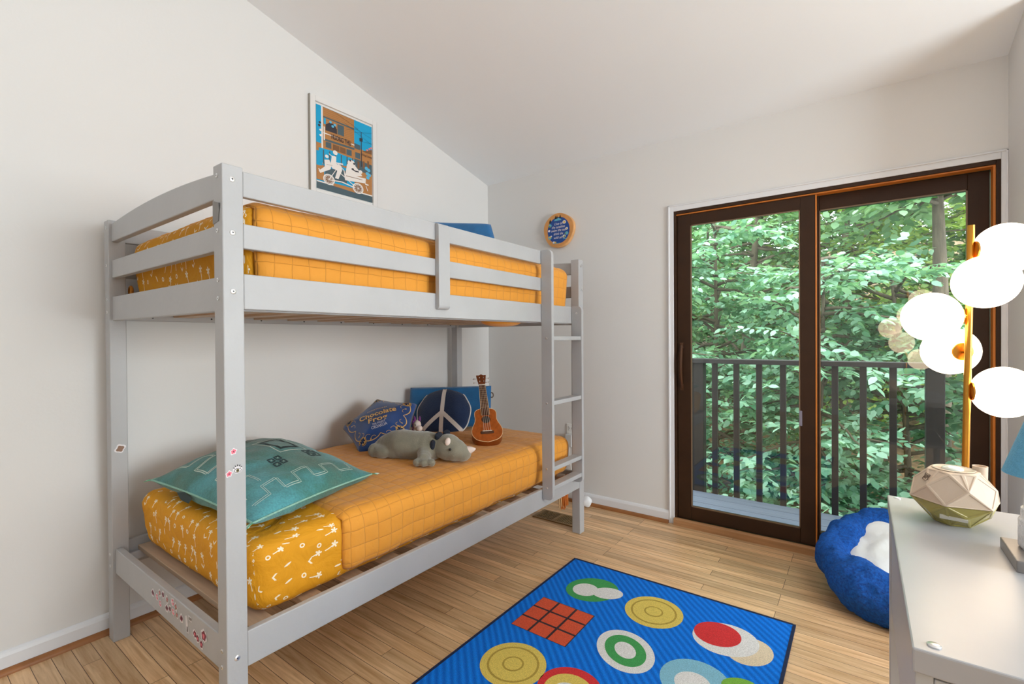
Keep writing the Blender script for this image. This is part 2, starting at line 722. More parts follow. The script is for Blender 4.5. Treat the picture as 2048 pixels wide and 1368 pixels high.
mb.box(XE + .058, XE + .063, wy0 + .045, wy1 - .045, wz0 + .045, wz1 - .045)
mb.build('glass', MGLASS, WN)
mb = MB()
mb.box(XL, XE, YF - .12, YF, -.1, zc(YF) + .02)
struct(mb.build('wall_front', MW))
# back wall round the door opening
DX0, DX1, DZ1 = -0.972, 0.514, 2.006
mb = MB()
mb.box(XL, DX0 - .001, YB, YB + .16, -.1, 2.50)
mb.box(DX0 - .001, DX1 + .001, YB, YB + .16, DZ1 + .001, 2.50)
mb.box(DX1 + .001, XR, YB, YB + .16, -.1, 2.50)
struct(mb.build('wall_back', MW))


def casing():
    mb = MB()
    y0, y1 = YB - .008, YB
    mb.box(DX0 - .03, DX0, y0, y1, 0.0, DZ1 + .034)
    mb.box(DX0, DX1, y0, y1, DZ1, DZ1 + .034)
    mb.box(DX1, DX1 + .0225, y0, y1, 0.0, DZ1 + .034)
    # raised outer bead
    mb.box(DX0 - .034, DX0 - .024, y0 - .006, y1, 0.0, DZ1 + .038)
    mb.box(DX0 - .034, DX1 + .0225, y0 - .006, y1, DZ1 + .03, DZ1 + .038)
    mb.box(DX1 + .015, DX1 + .0225, y0 - .006, y1, 0.0, DZ1 + .038)
    return mb


struct(casing().build('trim_1', MTRIM, bevel=.002))


def quarter(r=.02, n=6):
    return [(0, 0)] + [(r * math.cos(PI / 2 * k / n), r * math.sin(PI / 2 * k / n)) for k in range(n + 1)]


def base_board(nm, p0, p1, inward):
    """board along p0->p1 (2D), inward is the unit vector into the room"""
    d = (Vector(p1) - Vector(p0))
    L = d.length
    d.normalize()
    iw = Vector(inward)
    T = lambda a, b, c: (p0[0] + d.x * c + iw.x * a, p0[1] + d.y * c + iw.y * a, b)
    mb = MB()
    prof = [(0, 0), (.013, 0), (.013, .062), (.009, .072), (.004, .078), (0, .08)]
    mb.prism(prof, 0, L, T, 0)
    o = struct(mb.build(nm, MTRIM))
    mq = MB()
    T2 = lambda a, b, c: T(a + .013, b, c)
    mq.prism(quarter(), 0, L, T2)
    mq.build('shoe_moulding', MQUARTER, o)
    return o


base_board('baseboard_left', (XL, YF), (XL, YB), (1, 0))
base_board('baseboard_back', (XL + .034, YB), (DX0 - .035, YB), (0, -1))
base_board('baseboard_right', (XR, YA), (XR, YB - .02), (-1, 0))

# ------------------------------------------------------------------ sliding glass door
D = empty('door_1', (DX0 / 2 + DX1 / 2, YB + .06, 0), 'dark brown framed sliding glass door onto the balcony', 'door', kind='structure')
mb = MB()
mb.box(DX0, -.957, YB - .004, YB + .15, .03, DZ1)
mb.box(.498, DX1, YB - .004, YB + .15, .03, DZ1)
mb.box(-.957, .498, YB - .004, YB + .15, 1.986, DZ1)
mb.box(-.957, .498, YB + .0, YB + .15, .0, .034)
mb.build('frame', MBROWN, D, bevel=.002)
mb = MB()   # wood threshold strip in front of the track
mb.prism([(0, 0), (0, .036), (.012, .042), (.03, .042), (.03, 0)], DX0, DX1, lambda a, b, c: (c, YB - .03 + a, b))
mb.build('threshold', plain('oak_threshold', S(176, 130, 88), 0.5, var=.2, vscale=6, vstretch=(.5, 8, 8)), D)
mb = MB()   # orange-stained stops lining head and right jamb
mb.box(-.957, .4975, YB + .004, YB + .056, 1.979, 1.9855)
mb.box(.489, .4975, YB + .004, YB + .056, .034, 1.979)
mb.build('wood_stop', MORANGE, D)


def sash(nm, x0, x1, z0, z1, gx0, gx1, gz0, gz1, y0, y1, yg):
    mb = MB()
    mb.box(x0, gx0, y0, y1, z0, z1)
    mb.box(gx1, x1, y0, y1, z0, z1)
    mb.box(gx0, gx1, y0, y1, z0, gz0)
    mb.box(gx0, gx1, y0, y1, gz1, z1)
    o = mb.build(nm, MBROWN, D, bevel=.0025)
    g = MB()
    g.box(gx0 - .005, gx1 + .005, yg, yg + .005, gz0 - .005, gz1 + .005)
    g.build('glass', MGLASS, o)
    b = MB()
    t = .006
    for (a0, a1, b0, b1) in ((gx0, gx0 + t, gz0, gz1), (gx1 - t, gx1, gz0, gz1), (gx0, gx1, gz0, gz0 + t), (gx0, gx1, gz1 - t, gz1)):
        b.box(a0, a1, y0 - .0015, y0 + .008, b0, b1)
    b.build('glazing_bead', plain(nm + '_bead', S(120, 96, 74), .35), o)
    return o


sl = sash('sliding_panel', -.955, -.204, .042, 1.979, -.872, -.277, .124, 1.908, YB + .012, YB + .050, YB + .034)
mb = MB()
mb.box(-.2045, -.199, YB + .010, YB + .048, .05, 1.978)
mb.build('edge_strip', MORANGE, sl)
fx = sash('fixed_panel', -.24, .487, .04, 1.979, -.190, .411, .10, 1.902, YB + .062, YB + .12, YB + .098)
# bow handle
mb = MB()
pts = [(-.927, YB + .010 - .028 * math.sin(PI * k / 12), .872 + .285 * k / 12) for k in range(13)]
mb.tube(pts, [.006] + [.010] * 11 + [.006], 8)
mb.box(-.937, -.917, YB + .002, YB + .013, .862, .90)
mb.box(-.937, -.917, YB + .002, YB + .013, 1.13, 1.165)
mb.build('handle', plain('bronze_handle', S(78, 48, 26), .35, metal=.3), sl, smooth=True, angle=40)
mb = MB()
mb.box(-.283, -.268, YB + .008, YB + .02, .70, .785)
mb.build('latch', plain('grey_latch', S(130, 125, 140), .4), sl, bevel=.002)

# ------------------------------------------------------------------ balcony and woods
B = empty('balcony_deck', (-.2, 3.67, -.12), 'blue grey painted board balcony floor outside the glass door', 'balcony floor', kind='structure')
mb = MB()
yy = YB + .17
while yy < 4.06:
    mb.box(-3.4, 2.6, yy, yy + .136, -.118, -.08)
    yy += .142
mb.build('deck_boards', MDECK, B, bevel=.003)
mb = MB()
mb.box(-3.4, 2.6, 4.035, 4.075, -.32, -.119)
mb.build('rim_joist', MRAILD, B)
Rl = empty('balcony_railing', (-.3, 4.14, -.12), 'dark brown wooden balcony railing with square balusters', 'railing')
mb = MB()
mb.box(-1.165, 2.2, 4.085, 4.21, .985, 1.022)
mb.build('top_rail', plain('weathered_rail_top', S(48, 41, 40), .5, var=.1), Rl, bevel=.004)
for x0, x1 in ((-1.155, -1.055), (.338, .432), (1.9, 2.0)):
    mb = MB()
    mb.box(x0, x1, 4.10, 4.19, -.4, .986)
    mb.build('post', MRAILD, Rl, bevel=.004)
xs = [-.97 + .163 * k for k in range(8)] + [.60 + .163 * k for k in range(8)]
for x in xs:
    mb = MB()
    mb.box(x - .02, x + .02, 4.105, 4.145, -.30, .986)
    mb.build('baluster', MRAILD, Rl, bevel=.003)

LM_NEAR = leaf_mat('broad_green_leaf', S(84, 134, 104), S(178, 214, 192))
LM_MID = leaf_mat('mid_green_leaf', S(86, 134, 92), S(172, 206, 164))
LM_YEL = leaf_mat('yellow_green_leaf', S(104, 140, 68), S(184, 200, 116), .45)
LM_FAR = leaf_mat('far_green_leaf', S(64, 104, 64), S(150, 182, 128))
MBARK = plain('grey_brown_bark', S(96, 84, 70), .9, bump=.8, bscale=18, var=.3, vscale=9, vstretch=(3, 3, .6))
rng = np.random.default_rng(7)
LEAF = np.array([(0, 0, 0), (.25, .25, .03), (.62, .24, .02), (1, 0, -.06), (.62, -.24, .02), (.25, -.25, .03), (.45, 0, -.02)])


def leaf_object(name, base, axis, normal, size, mat, parent=None):
    """base (n,3), axis (n,3), normal (n,3), size (n)"""
    n = len(base)
    a = axis / np.linalg.norm(axis, axis=1)[:, None]
    s = np.cross(normal, a)
    s /= np.linalg.norm(s, axis=1)[:, None] + 1e-9
    u = np.cross(a, s)
    V = (base[:, None, :] + size[:, None, None] * (LEAF[None, :, 0:1] * a[:, None, :] + LEAF[None, :, 1:2] * s[:, None, :] * 1.15 + LEAF[None, :, 2:3] * u[:, None, :]))
    V = V.reshape(-1, 3)
    c = np.array([V[:, 0].mean(), V[:, 1].mean(), V[:, 2].min()])
    off = (np.arange(n) * 7)[:, None]
    q = np.array([0, 6, 2, 1, 6, 3, 2, 2, 0, 5, 4, 6, 6, 4, 3, 3])  # placeholder, replaced below
    F = np.array([[0, 6, 2, 1], [6, 3, 2, 2], [0, 5, 4, 6], [6, 4, 3, 3]])
    quads = (off[:, :, None] + F[None, [0, 2], :]).reshape(-1)
    tris = (off[:, :, None] + F[None, [1, 3], :3]).reshape(-1)
    me = bpy.data.meshes.new(name)
    nv, nq, nt_ = n * 7, n * 2, n * 2
    me.vertices.add(nv)
    me.vertices.foreach_set('co', (V - c).astype(np.float32).ravel())
    me.loops.add(nq * 4 + nt_ * 3)
    me.loops.foreach_set('vertex_index', np.concatenate([quads, tris]).astype(np.int32))
    me.polygons.add(nq + nt_)
    st = np.concatenate([np.arange(nq) * 4, nq * 4 + np.arange(nt_) * 3]).astype(np.int32)
    me.polygons.foreach_set('loop_start', st)
    me.update(calc_edges=True)
    me.materials.append(mat)
    o = bpy.data.objects.new(name, me)
    COL.objects.link(o)
    o.location = tuple(c)
    if parent is not None:
        o.parent = parent
        o.location = Vector(tuple(c)) - Vector(parent.location)
    return o


def unit(v):
    return v / (np.linalg.norm(v) + 1e-9)


def make_tree(name, base, height, spread, nbr, lsize, mat, label, cat, z_lo=.15, trunk_r=.05, lean=(0, 0), twigs=8, lpt=12, bare=False, group=None):
    base = np.array(base, float)
    T = empty(name, tuple(base), label, cat, group)
    top = base + np.array([lean[0], lean[1], height])
    pts, rr = [], []
    for k in range(9):
        t = k / 8
        p = base + (top - base) * t + np.array([math.sin(3 * t + base[0]) * .06, math.cos(2.3 * t + base[1]) * .06, 0]) * min(1, height / 3)
        pts.append(p)
        rr.append(trunk_r * (1 - .75 * t) + .006)
    mb = MB()
    mb.tube(pts, rr, 9)
    mb.build('trunk', MBARK, T, smooth=True)
    bm_ = MB()
    Bs, Ax, Nn, Sz = [], [], [], []
    for i in range(nbr):
        t = z_lo + (1 - z_lo) * (i + rng.random()) / nbr
        k = min(7, int(t * 8))
        p0 = pts[k] + (pts[k + 1] - pts[k]) * (t * 8 - k)
        az = rng.random() * 2 * PI
        el = rng.normal(.12, .25)
        L = spread * (1.15 - .55 * t) * rng.uniform(.6, 1.15)
        d = np.array([math.cos(az) * math.cos(el), math.sin(az) * math.cos(el), math.sin(el)])
        bp = []
        for s in range(6):
            q = s / 5
            bp.append(p0 + d * L * q + np.array([0, 0, -.16 * L * q * q]) + rng.normal(0, .012, 3))
        bm_.tube(bp, [.016 * (1 - .8 * s / 5) * (1 + spread * .3) for s in range(6)], 5)
        side = unit(np.cross(d, (0, 0, 1)))
        for w in range(twigs):
            q = .18 + .82 * (w + rng.random()) / twigs
            s = min(4, int(q * 5))
            a0 = np.array(bp[s]) + (np.array(bp[s + 1]) - np.array(bp[s])) * (q * 5 - s)
            sg = 1 if w % 2 else -1
            td = unit(d * rng.uniform(.3, .9) + side * sg * rng.uniform(.4, 1.0) + np.array([0, 0, rng.normal(-.05, .2)]))
            TL = spread * rng.uniform(.25, .42)
            tn = unit(np.array([0, 0, 1]) + rng.normal(0, .22, 3))
            ts = unit(np.cross(tn, td))
            for j in range(lpt):
                r = (j + .6) / lpt
                b0 = a0 + td * TL * r + np.array([0, 0, -.12 * TL * r * r])
                sg2 = 1 if j % 2 else -1
                ax = unit(td * .65 + ts * sg2 * rng.uniform(.5, 1.1) + np.array([0, 0, -rng.uniform(.05, .55)]) + rng.normal(0, .15, 3))
                Bs.append(b0)
                Ax.append(ax)
                Nn.append(unit(tn + rng.normal(0, .33, 3)))
                Sz.append(lsize * rng.uniform(.6, 1.15))
    bm_.build('branch', MBARK, T, smooth=True)
    leaf_object('foliage', np.array(Bs), np.array(Ax), np.array(Nn), np.array(Sz), mat, T)
    return T


def gz(y):
    return -1.55 + .20 * max(0.0, y - 4.5) + .012 * max(0, y - 9) ** 2


# hillside
mb = MB()
nx, ny = 46, 46
vv, ff = [], []
for j in range(ny):
    for i in range(nx):
        x = -14 + 26 * i / (nx - 1)
        y = 3.4 + 20 * j / (ny - 1)
        vv.append((x, y, gz(y) + .12 * nz(x, y, 0, .7)))
for j in range(ny - 1):
    for i in range(nx - 1):
        a = j * nx + i
        ff.append((a, a + 1, a + nx + 1, a + nx))
mb.add(vv, ff)
o = mb.build('hillside', plain('leaf_litter', S(120, 96, 70), .95, var=.45, vscale=9, bump=.8, bscale=14), smooth=True)
struct(o)

make_tree('shrub', (-2.35, 5.5, gz(5.5)), 3.4, 1.15, 50, .098, LM_NEAR, 'leafy broad leaved shrub outside left edge of sliding pane', 'shrub', trunk_r=.03, lean=(.2, -.1), group='shrubs beyond the balcony railing')
make_tree('shrub', (-1.35, 6.0, gz(6.0)), 4.1, 1.15, 62, .098, LM_NEAR, 'broad leaved shrub behind the balcony corner post, seen through sliding pane', 'shrub', trunk_r=.035, lean=(-.15, .1), group='shrubs beyond the balcony railing')
make_tree('shrub', (-.45, 5.7, gz(5.7)), 3.3, 1.1, 54, .095, LM_NEAR, 'pale broad leaved shrub behind the middle of the balcony railing', 'shrub', trunk_r=.03, lean=(.1, 0), group='shrubs beyond the balcony railing')
make_tree('shrub', (.35, 6.1, gz(6.1)), 3.1, 1.1, 60, .098, LM_NEAR, 'broad leaved shrub seen through the fixed pane beside the thick trunk', 'shrub', trunk_r=.032, lean=(-.1, .1), group='shrubs beyond the balcony railing')
make_tree('shrub', (1.35, 5.6, gz(5.6)), 2.7, 1.0, 36, .13, LM_NEAR, 'low leafy shrub behind the floor lamp outside the fixed pane', 'shrub', trunk_r=.03, group='shrubs beyond the balcony railing')
make_tree('tree', (-3.2, 8.6, gz(8.6)), 4.9, 1.7, 70, .115, LM_MID, 'leaning brown trunked tree at far left of the sliding pane', 'tree', trunk_r=.11, lean=(.5, .2), group='trees on the slope outside')
make_tree('tree', (-1.55, 8.3, gz(8.3)), 4.8, 1.6, 70, .11, LM_MID, 'slim branchy tree in the middle of the sliding pane', 'tree', trunk_r=.09, lean=(.25, 0), group='trees on the slope outside')
make_tree('tree', (-.2, 9.2, gz(9.2)), 4.9, 1.7, 70, .11, LM_YEL, 'yellow green tree behind the door meeting stile', 'tree', trunk_r=.09, lean=(-.1, .3), group='trees on the slope outside')
make_tree('tree', (1.55, 9.0, gz(9.0)), 4.9, 1.5, 54, .105, LM_YEL, 'yellow green tree at the right edge of the fixed pane', 'tree', trunk_r=.08, lean=(.3, .3), group='trees on the slope outside')
# thick straight trunk seen in the right pane: crown starts high
make_tree('tree', (.645, 7.2, gz(7.2)), 4.6, 1.4, 40, .14, LM_MID, 'thick straight grey trunk standing in the top right of the fixed pane', 'tree', z_lo=.80, trunk_r=.115, lean=(.06, .1), group='trees on the slope outside')


def foliage_stuff(name, label, cat, n, region, size, mat):
    """loose foliage nobody could count"""
    x = rng.uniform(region[0], region[1], n)
    y = rng.uniform(region[2], region[3], n)
    zz = np.array([gz(a) for a in y]) + rng.uniform(0, 1, n) ** region[6] * (region[5] - region[4]) + region[4]
    # clump
    cl = np.array([nz(a, b, c, 1.3) for a, b, c in zip(x, y, zz)])
    keep = cl > -.22
    x, y, zz = x[keep], y[keep], zz[keep]
    k = len(x)
    az = rng.uniform(0, 2 * PI, k)
    ax = np.stack([np.cos(az), np.sin(az), rng.normal(-.25, .25, k)], 1)
    nn = np.stack([rng.normal(0, .35, k), rng.normal(-.15, .35, k), np.ones(k)], 1)
    o = leaf_object(name, np.stack([x, y, zz], 1), ax, nn, size * rng.uniform(.6, 1.2, k), mat)
    return setp(o, label, cat, kind='stuff')


foliage_stuff('undergrowth', 'low leafy undergrowth on the slope below the balcony', 'undergrowth', 13000, (-5, 3, 4.6, 7.6, .02, 1.25, 1.3), .10, LM_NEAR)
foliage_stuff('woodland_foliage', 'dense woodland foliage filling the hillside behind the trees', 'foliage', 100000, (-9, 5, 10.5, 15, .0, 6.2, 1.0), .17, LM_FAR)

# ------------------------------------------------------------------ bunk bed
PX0, PX1 = -2.452, -1.388      # outer faces wall side / room side
PY0, PY1 = .574, 2.634         # outer faces near end / far end
PW = .055
PT = 1.68
BED = empty('bunk_bed', ((PX0 + PX1) / 2, (PY0 + PY1) / 2, 0), 'grey painted wooden bunk bed with ladder and guard rails along the left wall', 'bunk bed')


def disc_on(mb, c, nrm, r, h, mi=0, n=18):
    nrm = Vector(nrm)
    a = Vector((0, 0, 1)) if abs(nrm.z) < .5 else Vector((1, 0, 0))
    T = frame(c, nrm.cross(a), a)
    ex = 1 if frame((0, 0, 0), nrm.cross(a), a)(0, 0, 1)[0] * nrm.x + frame((0, 0, 0), nrm.cross(a), a)(0, 0, 1)[1] * nrm.y > 0 else -1
    mb.lathe([(r, 0), (r, h * .6 * ex), (r * .8, h * ex), (0.0001, h * ex)], T, n, mi)


def bolt(parent, c, nrm, r=.0075):
    mb = MB()
    disc_on(mb, c, nrm, r, .0022, 0)
    c2 = Vector(c) + Vector(nrm) * .0022
    disc_on(mb, c2, nrm, r * .33, .0003, 1, 6)
    return mb.build('bolt', [MBOLT, MDARK], parent, smooth=True, angle=40)


posts = {}
for key, x0, y0 in (('nw', PX0, PY0), ('nf', PX1 - PW, PY0), ('fw', PX0, PY1 - PW), ('ff', PX1 - PW, PY1 - PW)):
    mb = MB()
    mb.box(x0, x0 + PW, y0, y0 + PW, 0.0, PT)
    posts[key] = mb.build('post', MGREY, BED, bevel=.003)
for z in (1.641, 1.495, 1.334, .324):
    bolt(posts['nf'], (PX1, .600, z), (1, 0, 0))
    bolt(posts['ff'], (PX1, PY1 - .028, z), (1, 0, 0))
for key, xx in (('nf', PX1 - .030), ('nw', PX0 + .028)):
    for z in (1.650, 1.500, 1.365, 1.315, .345, .30):
        bolt(posts[key], (xx, PY0, z), (0, -1, 0), .006)
for z in (1.650, 1.50):
    bolt(posts['ff'], (PX1 - .0, PY1 - .012, z), (1, 0, 0), .004)

RT = .022
y0, y1 = PY0 + PW, PY1 - PW
x0, x1 = PX0 + PW, PX1 - PW


def rail(nm, bx, mat=MGREY, parent=BED, bevel=.003):
    mb = MB()
    mb.box(*bx)
    return mb.build(nm, mat, parent, bevel=bevel)


for xa, xb in ((PX1 - .002 - RT, PX1 - .002), (PX0 + .002, PX0 + .002 + RT)):
    ye = 2.172 if xb > -1.5 else y1      # on the room side the guard stops at the ladder
    rail('guard_rail', (xa, xb, y0, ye, 1.600, 1.671))
    rail('guard_rail', (xa, xb, y0, ye, 1.456, 1.525))
    rail('side_board', (xa, xb, y0, y1, 1.286, 1.385))
    lower = rail('side_board', (xa, xb, y0, y1, .283, .383))
# end rails (the top one gently arched)
for ya, yb, sgn in ((PY0 + .010, PY0 + .034, -1), (PY1 - .034, PY1 - .010, 1)):
    mb = MB()
    n = 16
    top = [(x0 + (x1 - x0) * k / n, 1.664 + .020 * (1 - (2 * k / n - 1) ** 2)) for k in range(n + 1)]
    mb.prism([(x0, 1.594)] + [(x1, 1.594)] + top[::-1], ya, yb, lambda a, b, c: (a, c, b))
    mb.build('end_rail', MGREY, BED, bevel=.003)
    rail('end_rail', (x0, x1, ya, yb, 1.450, 1.520))
    rail('end_board', (x0, x1, ya, yb, 1.281, 1.376))
    eb = rail('end_board', (x0, x1, ya, yb, .273, .371))
    if sgn < 0:
        END_LOW = eb
# ledgers carrying slats, screws on the wall-side one
for xa, xb in ((PX0 + .024, PX0 + .046), (PX1 - .046, PX1 - .024)):
    rail('slat_ledger', (xa, xb, y0 + .002, y1 - .002, 1.282, 1.312))
    rail('slat_ledger', (xa, xb, y0 + .002, y1 - .002, .300, .335))
for k in range(9):
    lg = MB()
    disc_on(lg, (PX0 + .0462, .72 + .225 * k, 1.297), (1, 0, 0), .004, .001, 0, 8)
    lg.build('screw_head', MDARK, BED)
for k in range(12):
    ys = .66 + (1.86) * k / 11
    rail('slat', (PX0 + .047, PX1 - .047, ys - .035, ys + .035, 1.2985, 1.312), MSLAT, BED, .002)
for k in range(12):
    ys = .70 + (1.84) * k / 11
    rail('slat', (PX0 + .026, PX1 - .026, ys - .035, ys + .035, .3355, .353), MSLAT, BED, .002)
# upright plate across the guard rails
rp = MB()
n = 6
r = .016
zz0, zz1 = 1.320, 1.668
prof = [(0, zz0), (0, zz1)] + [(.022 - r + r * math.sin(PI / 2 * k / n), zz1 - r + r * math.cos(PI / 2 * k / n)) for k in range(n + 1)] + \
       [(.022 - r + r * math.cos(PI / 2 * k / n), zz0 + r - r * math.sin(PI / 2 * k / n)) for k in range(n + 1)]
rp.prism(prof, 1.370, 1.434, lambda a, b, c: (PX1 - .002 + a, c, b))
rp.build('guard_plate', MGREY, BED, bevel=.002)
# ladder
lad = MB()


def stile(ya, yb, zb, zt):
    w, r = .066, .028
    prof = [(0, zb), (0, zt)] + [(w - r + r * math.sin(PI / 2 * k / n), zt - r + r * math.cos(PI / 2 * k / n)) for k in range(n + 1)] + \
           [(w - r + r * math.cos(PI / 2 * k / n), zb + r - r * math.sin(PI / 2 * k / n)) for k in range(n + 1)]
    lad.prism(prof, ya, yb, lambda a, b, c: (PX1 + a, c, b))


stile(2.155, 2.178, .333, 1.672)
stile(2.488, 2.511, .348, 1.388)
ladder = lad.build('ladder', MGREY, BED, bevel=.002)
for z in (1.199, .852, .499, .396):
    mb = MB()
    mb.box(PX1 + .006, PX1 + .062, 2.178, 2.488, z - .0115, z + .0115)
    mb.build('rung', MGREY, ladder, bevel=.003)
    bolt(ladder, (PX1 + .032, 2.155, z + .0), (0, -1, 0), .0055)
bolt(ladder, (PX1 + .032, 2.488, 1.345), (0, -1, 0), .0055)

# stickers on the near end board and on the posts
MST_W = plain('sticker_white', S(226, 222, 224), .4)
MST_P = plain('sticker_pink', S(226, 110, 130), .4)
MST_D = plain('sticker_plum', S(128, 36, 66), .4)
MST_K = plain('sticker_black', S(34, 30, 34), .4)
MST_B = plain('sticker_brown', S(134, 98, 74), .4)
random.seed(5)


def blob(cx, cy, r, k=7, jit=.3, n=22, ph=0):
    return [(cx + r * (1 + jit * .5 * math.sin(k * t + ph) + jit * .3 * math.sin(2 * t + ph * 2)) * math.cos(t),
             cy + r * (1 + jit * .5 * math.sin(k * t + ph) + jit * .3 * math.sin(2 * t + ph * 2)) * math.sin(t)) for t in [2 * PI * i / n for i in range(n)]]


TE = lambda a, b, c=0: (a, PY0 + .0098 - c, b)
st = [(-1.980, 0.327, .014), (-1.940, 0.325, .013), (-1.915, 0.347, .012), (-1.886, 0.350, .013), (-1.911, 0.312, .013), (-1.849, 0.345, .013),
      (-1.852, 0.316, .014), (-1.800, 0.352, .014), (-1.775, 0.345, .013), (-1.826, 0.322, .012), (-1.797, 0.322, .013), (-1.766, 0.322, .011), (-1.730, 0.324, .014)]
for i, (sx, sz, r) in enumerate(st):
    mb = MB()
    mb.poly(blob(sx, sz, r, 5 + i % 3, .25, ph=i), TE, .0004, 0)
    mb.poly(blob(sx, sz, r * .68, 4 + i % 2, .3, ph=i + 1), TE, .0007, 1)
    mb.poly(blob(sx + r * .15, sz + r * .1, r * .3, 3, .3, ph=i), TE, .0010, 2)
    mb.build('sticker', [MST_W, (MST_D, MST_P, MST_B)[i % 3], (MST_K, MST_W, MST_P)[i % 3]], END_LOW)
mb = MB()    # tall narrow sticker
mb.poly([(-1.700, .342), (-1.690, .347), (-1.681, .338), (-1.675, .295), (-1.691, .294)], TE, .0004, 0)
mb.poly([(-1.688, .314), (-1.682, .314), (-1.680, .298), (-1.688, .298)], TE, .0007, 1)
mb.build('sticker', [MST_W, MST_K], END_LOW)
mb = MB()    # small framed word sticker
mb.poly([(-1.675, .353), (-1.650, .353), (-1.650, .338), (-1.675, .338)], TE, .0004, 0)
for k in range(4):
    mb.poly([(-1.672 + .0055 * k, .350), (-1.668 + .0055 * k, .350), (-1.668 + .0055 * k, .341), (-1.672 + .0055 * k, .341)], TE, .0007, 1)
mb.build('sticker', [MST_W, plain('sticker_grey', S(140, 134, 134), .5)], END_LOW)
for sx, sz, r in ((-1.626, .312, .014), (-1.606, .306, .013), (-1.580, .298, .014), (-1.562, .330, .020)):
    mb = MB()
    mb.poly(blob(sx, sz, r, 6, .2, ph=sx * 90), TE, .0004 + r * .01, 0)
    mb.poly(blob(sx, sz, r * .72, 5, .25, ph=sx * 40), TE, .0008 + r * .01, 1)
    mb.poly(blob(sx, sz, r * .35, 3, .3), TE, .0012 + r * .01, 2)
    mb.build('sticker', [MST_W, MST_D, MST_P], END_LOW)
TP = lambda a, b, c=0: (PX1 + c, a, b)
for (sy, sz, k) in ((.596, .895, 0), (.584, .836, 1)):
    mb = MB()
    mb.poly(blob(sy, sz, .0085, 5, .35), TP, .0004, 0)
    mb.poly(blob(sy, sz, .0062, 5, .35), TP, .0007, 1)
    mb.poly(blob(sy, sz, .002, 3, .1), TP, .0010, 2)
    mb.build('sticker', [MST_W, MST_P, MST_D], posts['nf'])
mb = MB()    # eye
mb.poly(ellipse(.606, .843, .0125, .010), TP, .0004, 0)
for k in range(5):
    t = PI * (.15 + .7 * k / 4)
    mb.poly(ellipse(.606 + .0105 * math.cos(t), .8445 + .0105 * math.sin(t), .0013, .003, 8, rot=t - PI / 2), TP, .0008, 1)
mb.poly(ellipse(.606, .841, .0100, .0062), TP, .0007, 1)
mb.poly(ellipse(.606, .841, .0086, .0048), TP, .0010, 0)
mb.poly(ellipse(.606, .841, .0042, .0045), TP, .0013, 2)
mb.poly(ellipse(.606, .841, .0020, .0022), TP, .0016, 1)
mb.build('sticker', [MST_W, MST_K, plain('sticker_olive', S(120, 110, 60), .4)], posts['nf'])
mb = MB()    # brown cat-like patch on the wall-side post
TN = lambda a, b, c=0: (PX0 + PW + c, a, b)
mb.poly(blob(.603, .769, .017, 4, .3), TN, .0004, 0)
mb.poly(blob(.603, .768, .012, 4, .3), TN, .0008, 1)
mb.build('sticker', [MST_W, MST_B], posts['nw'])
mb = MB()    # grey patch with a torn corner on the near front post
TQ = lambda a, b, c=0: (a, PY0 - c, b)
mb.poly([(PX1 - PW, 1.585), (PX1 - .018, 1.574), (PX1 - .013, 1.572), (PX1 - .020, 1.525), (PX1 - PW, 1.520)], TQ, .0015, 0)
mb.poly([(PX1 - .018, 1.574), (PX1 - .012, 1.571), (PX1 - .014, 1.552)], TQ, .0018, 1)
mb.build('tape_patch', [plain('tape_grey', S(138, 136, 134), .6), MST_K], posts['nf'])

# ------------------------------------------------------------------ mattresses and quilts


def rounded_box(name, x0, x1, y0, y1, z0, z1, r, mat, faces='+x -x +y -y +z -z', res=.022, amp=.004, fscale=5.0, solid=0.0, parent=None, crown=0.0,
                taper=0.0, fine=.0):
    cx, cy, cz = (x0 + x1) / 2, (y0 + y1) / 2, (z0 + z1) / 2
    hx, hy, hz = (x1 - x0) / 2, (y1 - y0) / 2, (z1 - z0) / 2
    mb = MB()
    idx = {'x': 0, 'y': 1, 'z': 2}
    h = (hx, hy, hz)
    for f in faces.split():
        ax = idx[f[1]]
        sg = 1 if f[0] == '+' else -1
        a1, a2 = [k for k in range(3) if k != ax]
        n1 = max(2, int(2 * h[a1] / res))
        n2 = max(2, int(2 * h[a2] / res))
        vs, uvs = [], []
        for i in range(n1 + 1):
            for j in range(n2 + 1):
                p = [0, 0, 0]
                p[ax] = sg * h[ax]
                p[a1] = -h[a1] + 2 * h[a1] * i / n1
                p[a2] = -h[a2] + 2 * h[a2] * j / n2
                if ax == 2:
                    uvs.append((p[0], p[1]))
                elif ax == 0:
                    uvs.append((sg * (hx + hz - p[2]), p[1]))
                else:
                    uvs.append((p[0], sg * (hy + hz - p[2])))
                q = Vector((max(-hx + r, min(hx - r, p[0])), max(-hy + r, min(hy - r, p[1])), max(-hz + r, min(hz - r, p[2]))))
                d = Vector(p) - q
                if d.length > 1e-9:
                    nd = d.normalized()
                    P_ = q + nd * r
                else:
                    nd = Vector((0, 0, 0))
                    nd[ax] = sg
                    P_ = q
                w = Vector((cx, cy, cz)) + P_
                t = (P_.z + hz) / (2 * hz)
                if taper:
                    w.x = cx + P_.x * (1 - taper * (1 - t))
                    w.y = cy + P_.y * (1 - taper * .5 * (1 - t))
                if crown and P_.z > 0:
                    w.z += crown * (1 - (P_.x / hx) ** 2) * (1 - (P_.y / hy) ** 4)
                k = amp * (nz(w.x, w.y, w.z, fscale) + .6 * nz(w.x + 7, w.y, w.z, fscale * 2.3) + fine * nz(w.x, w.y + 3, w.z, fscale * 6))
                vs.append(w + nd * k)
        fs = []
        for i in range(n1):
            for j in range(n2):
                a = i * (n2 + 1) + j
                fs.append((a, a + 1, a + n2 + 2, a + n2 + 1))
        mb.add(vs, fs, 0, uvs)
    return mb.build(name, mat, parent, smooth=True, merge=True, solid=solid)


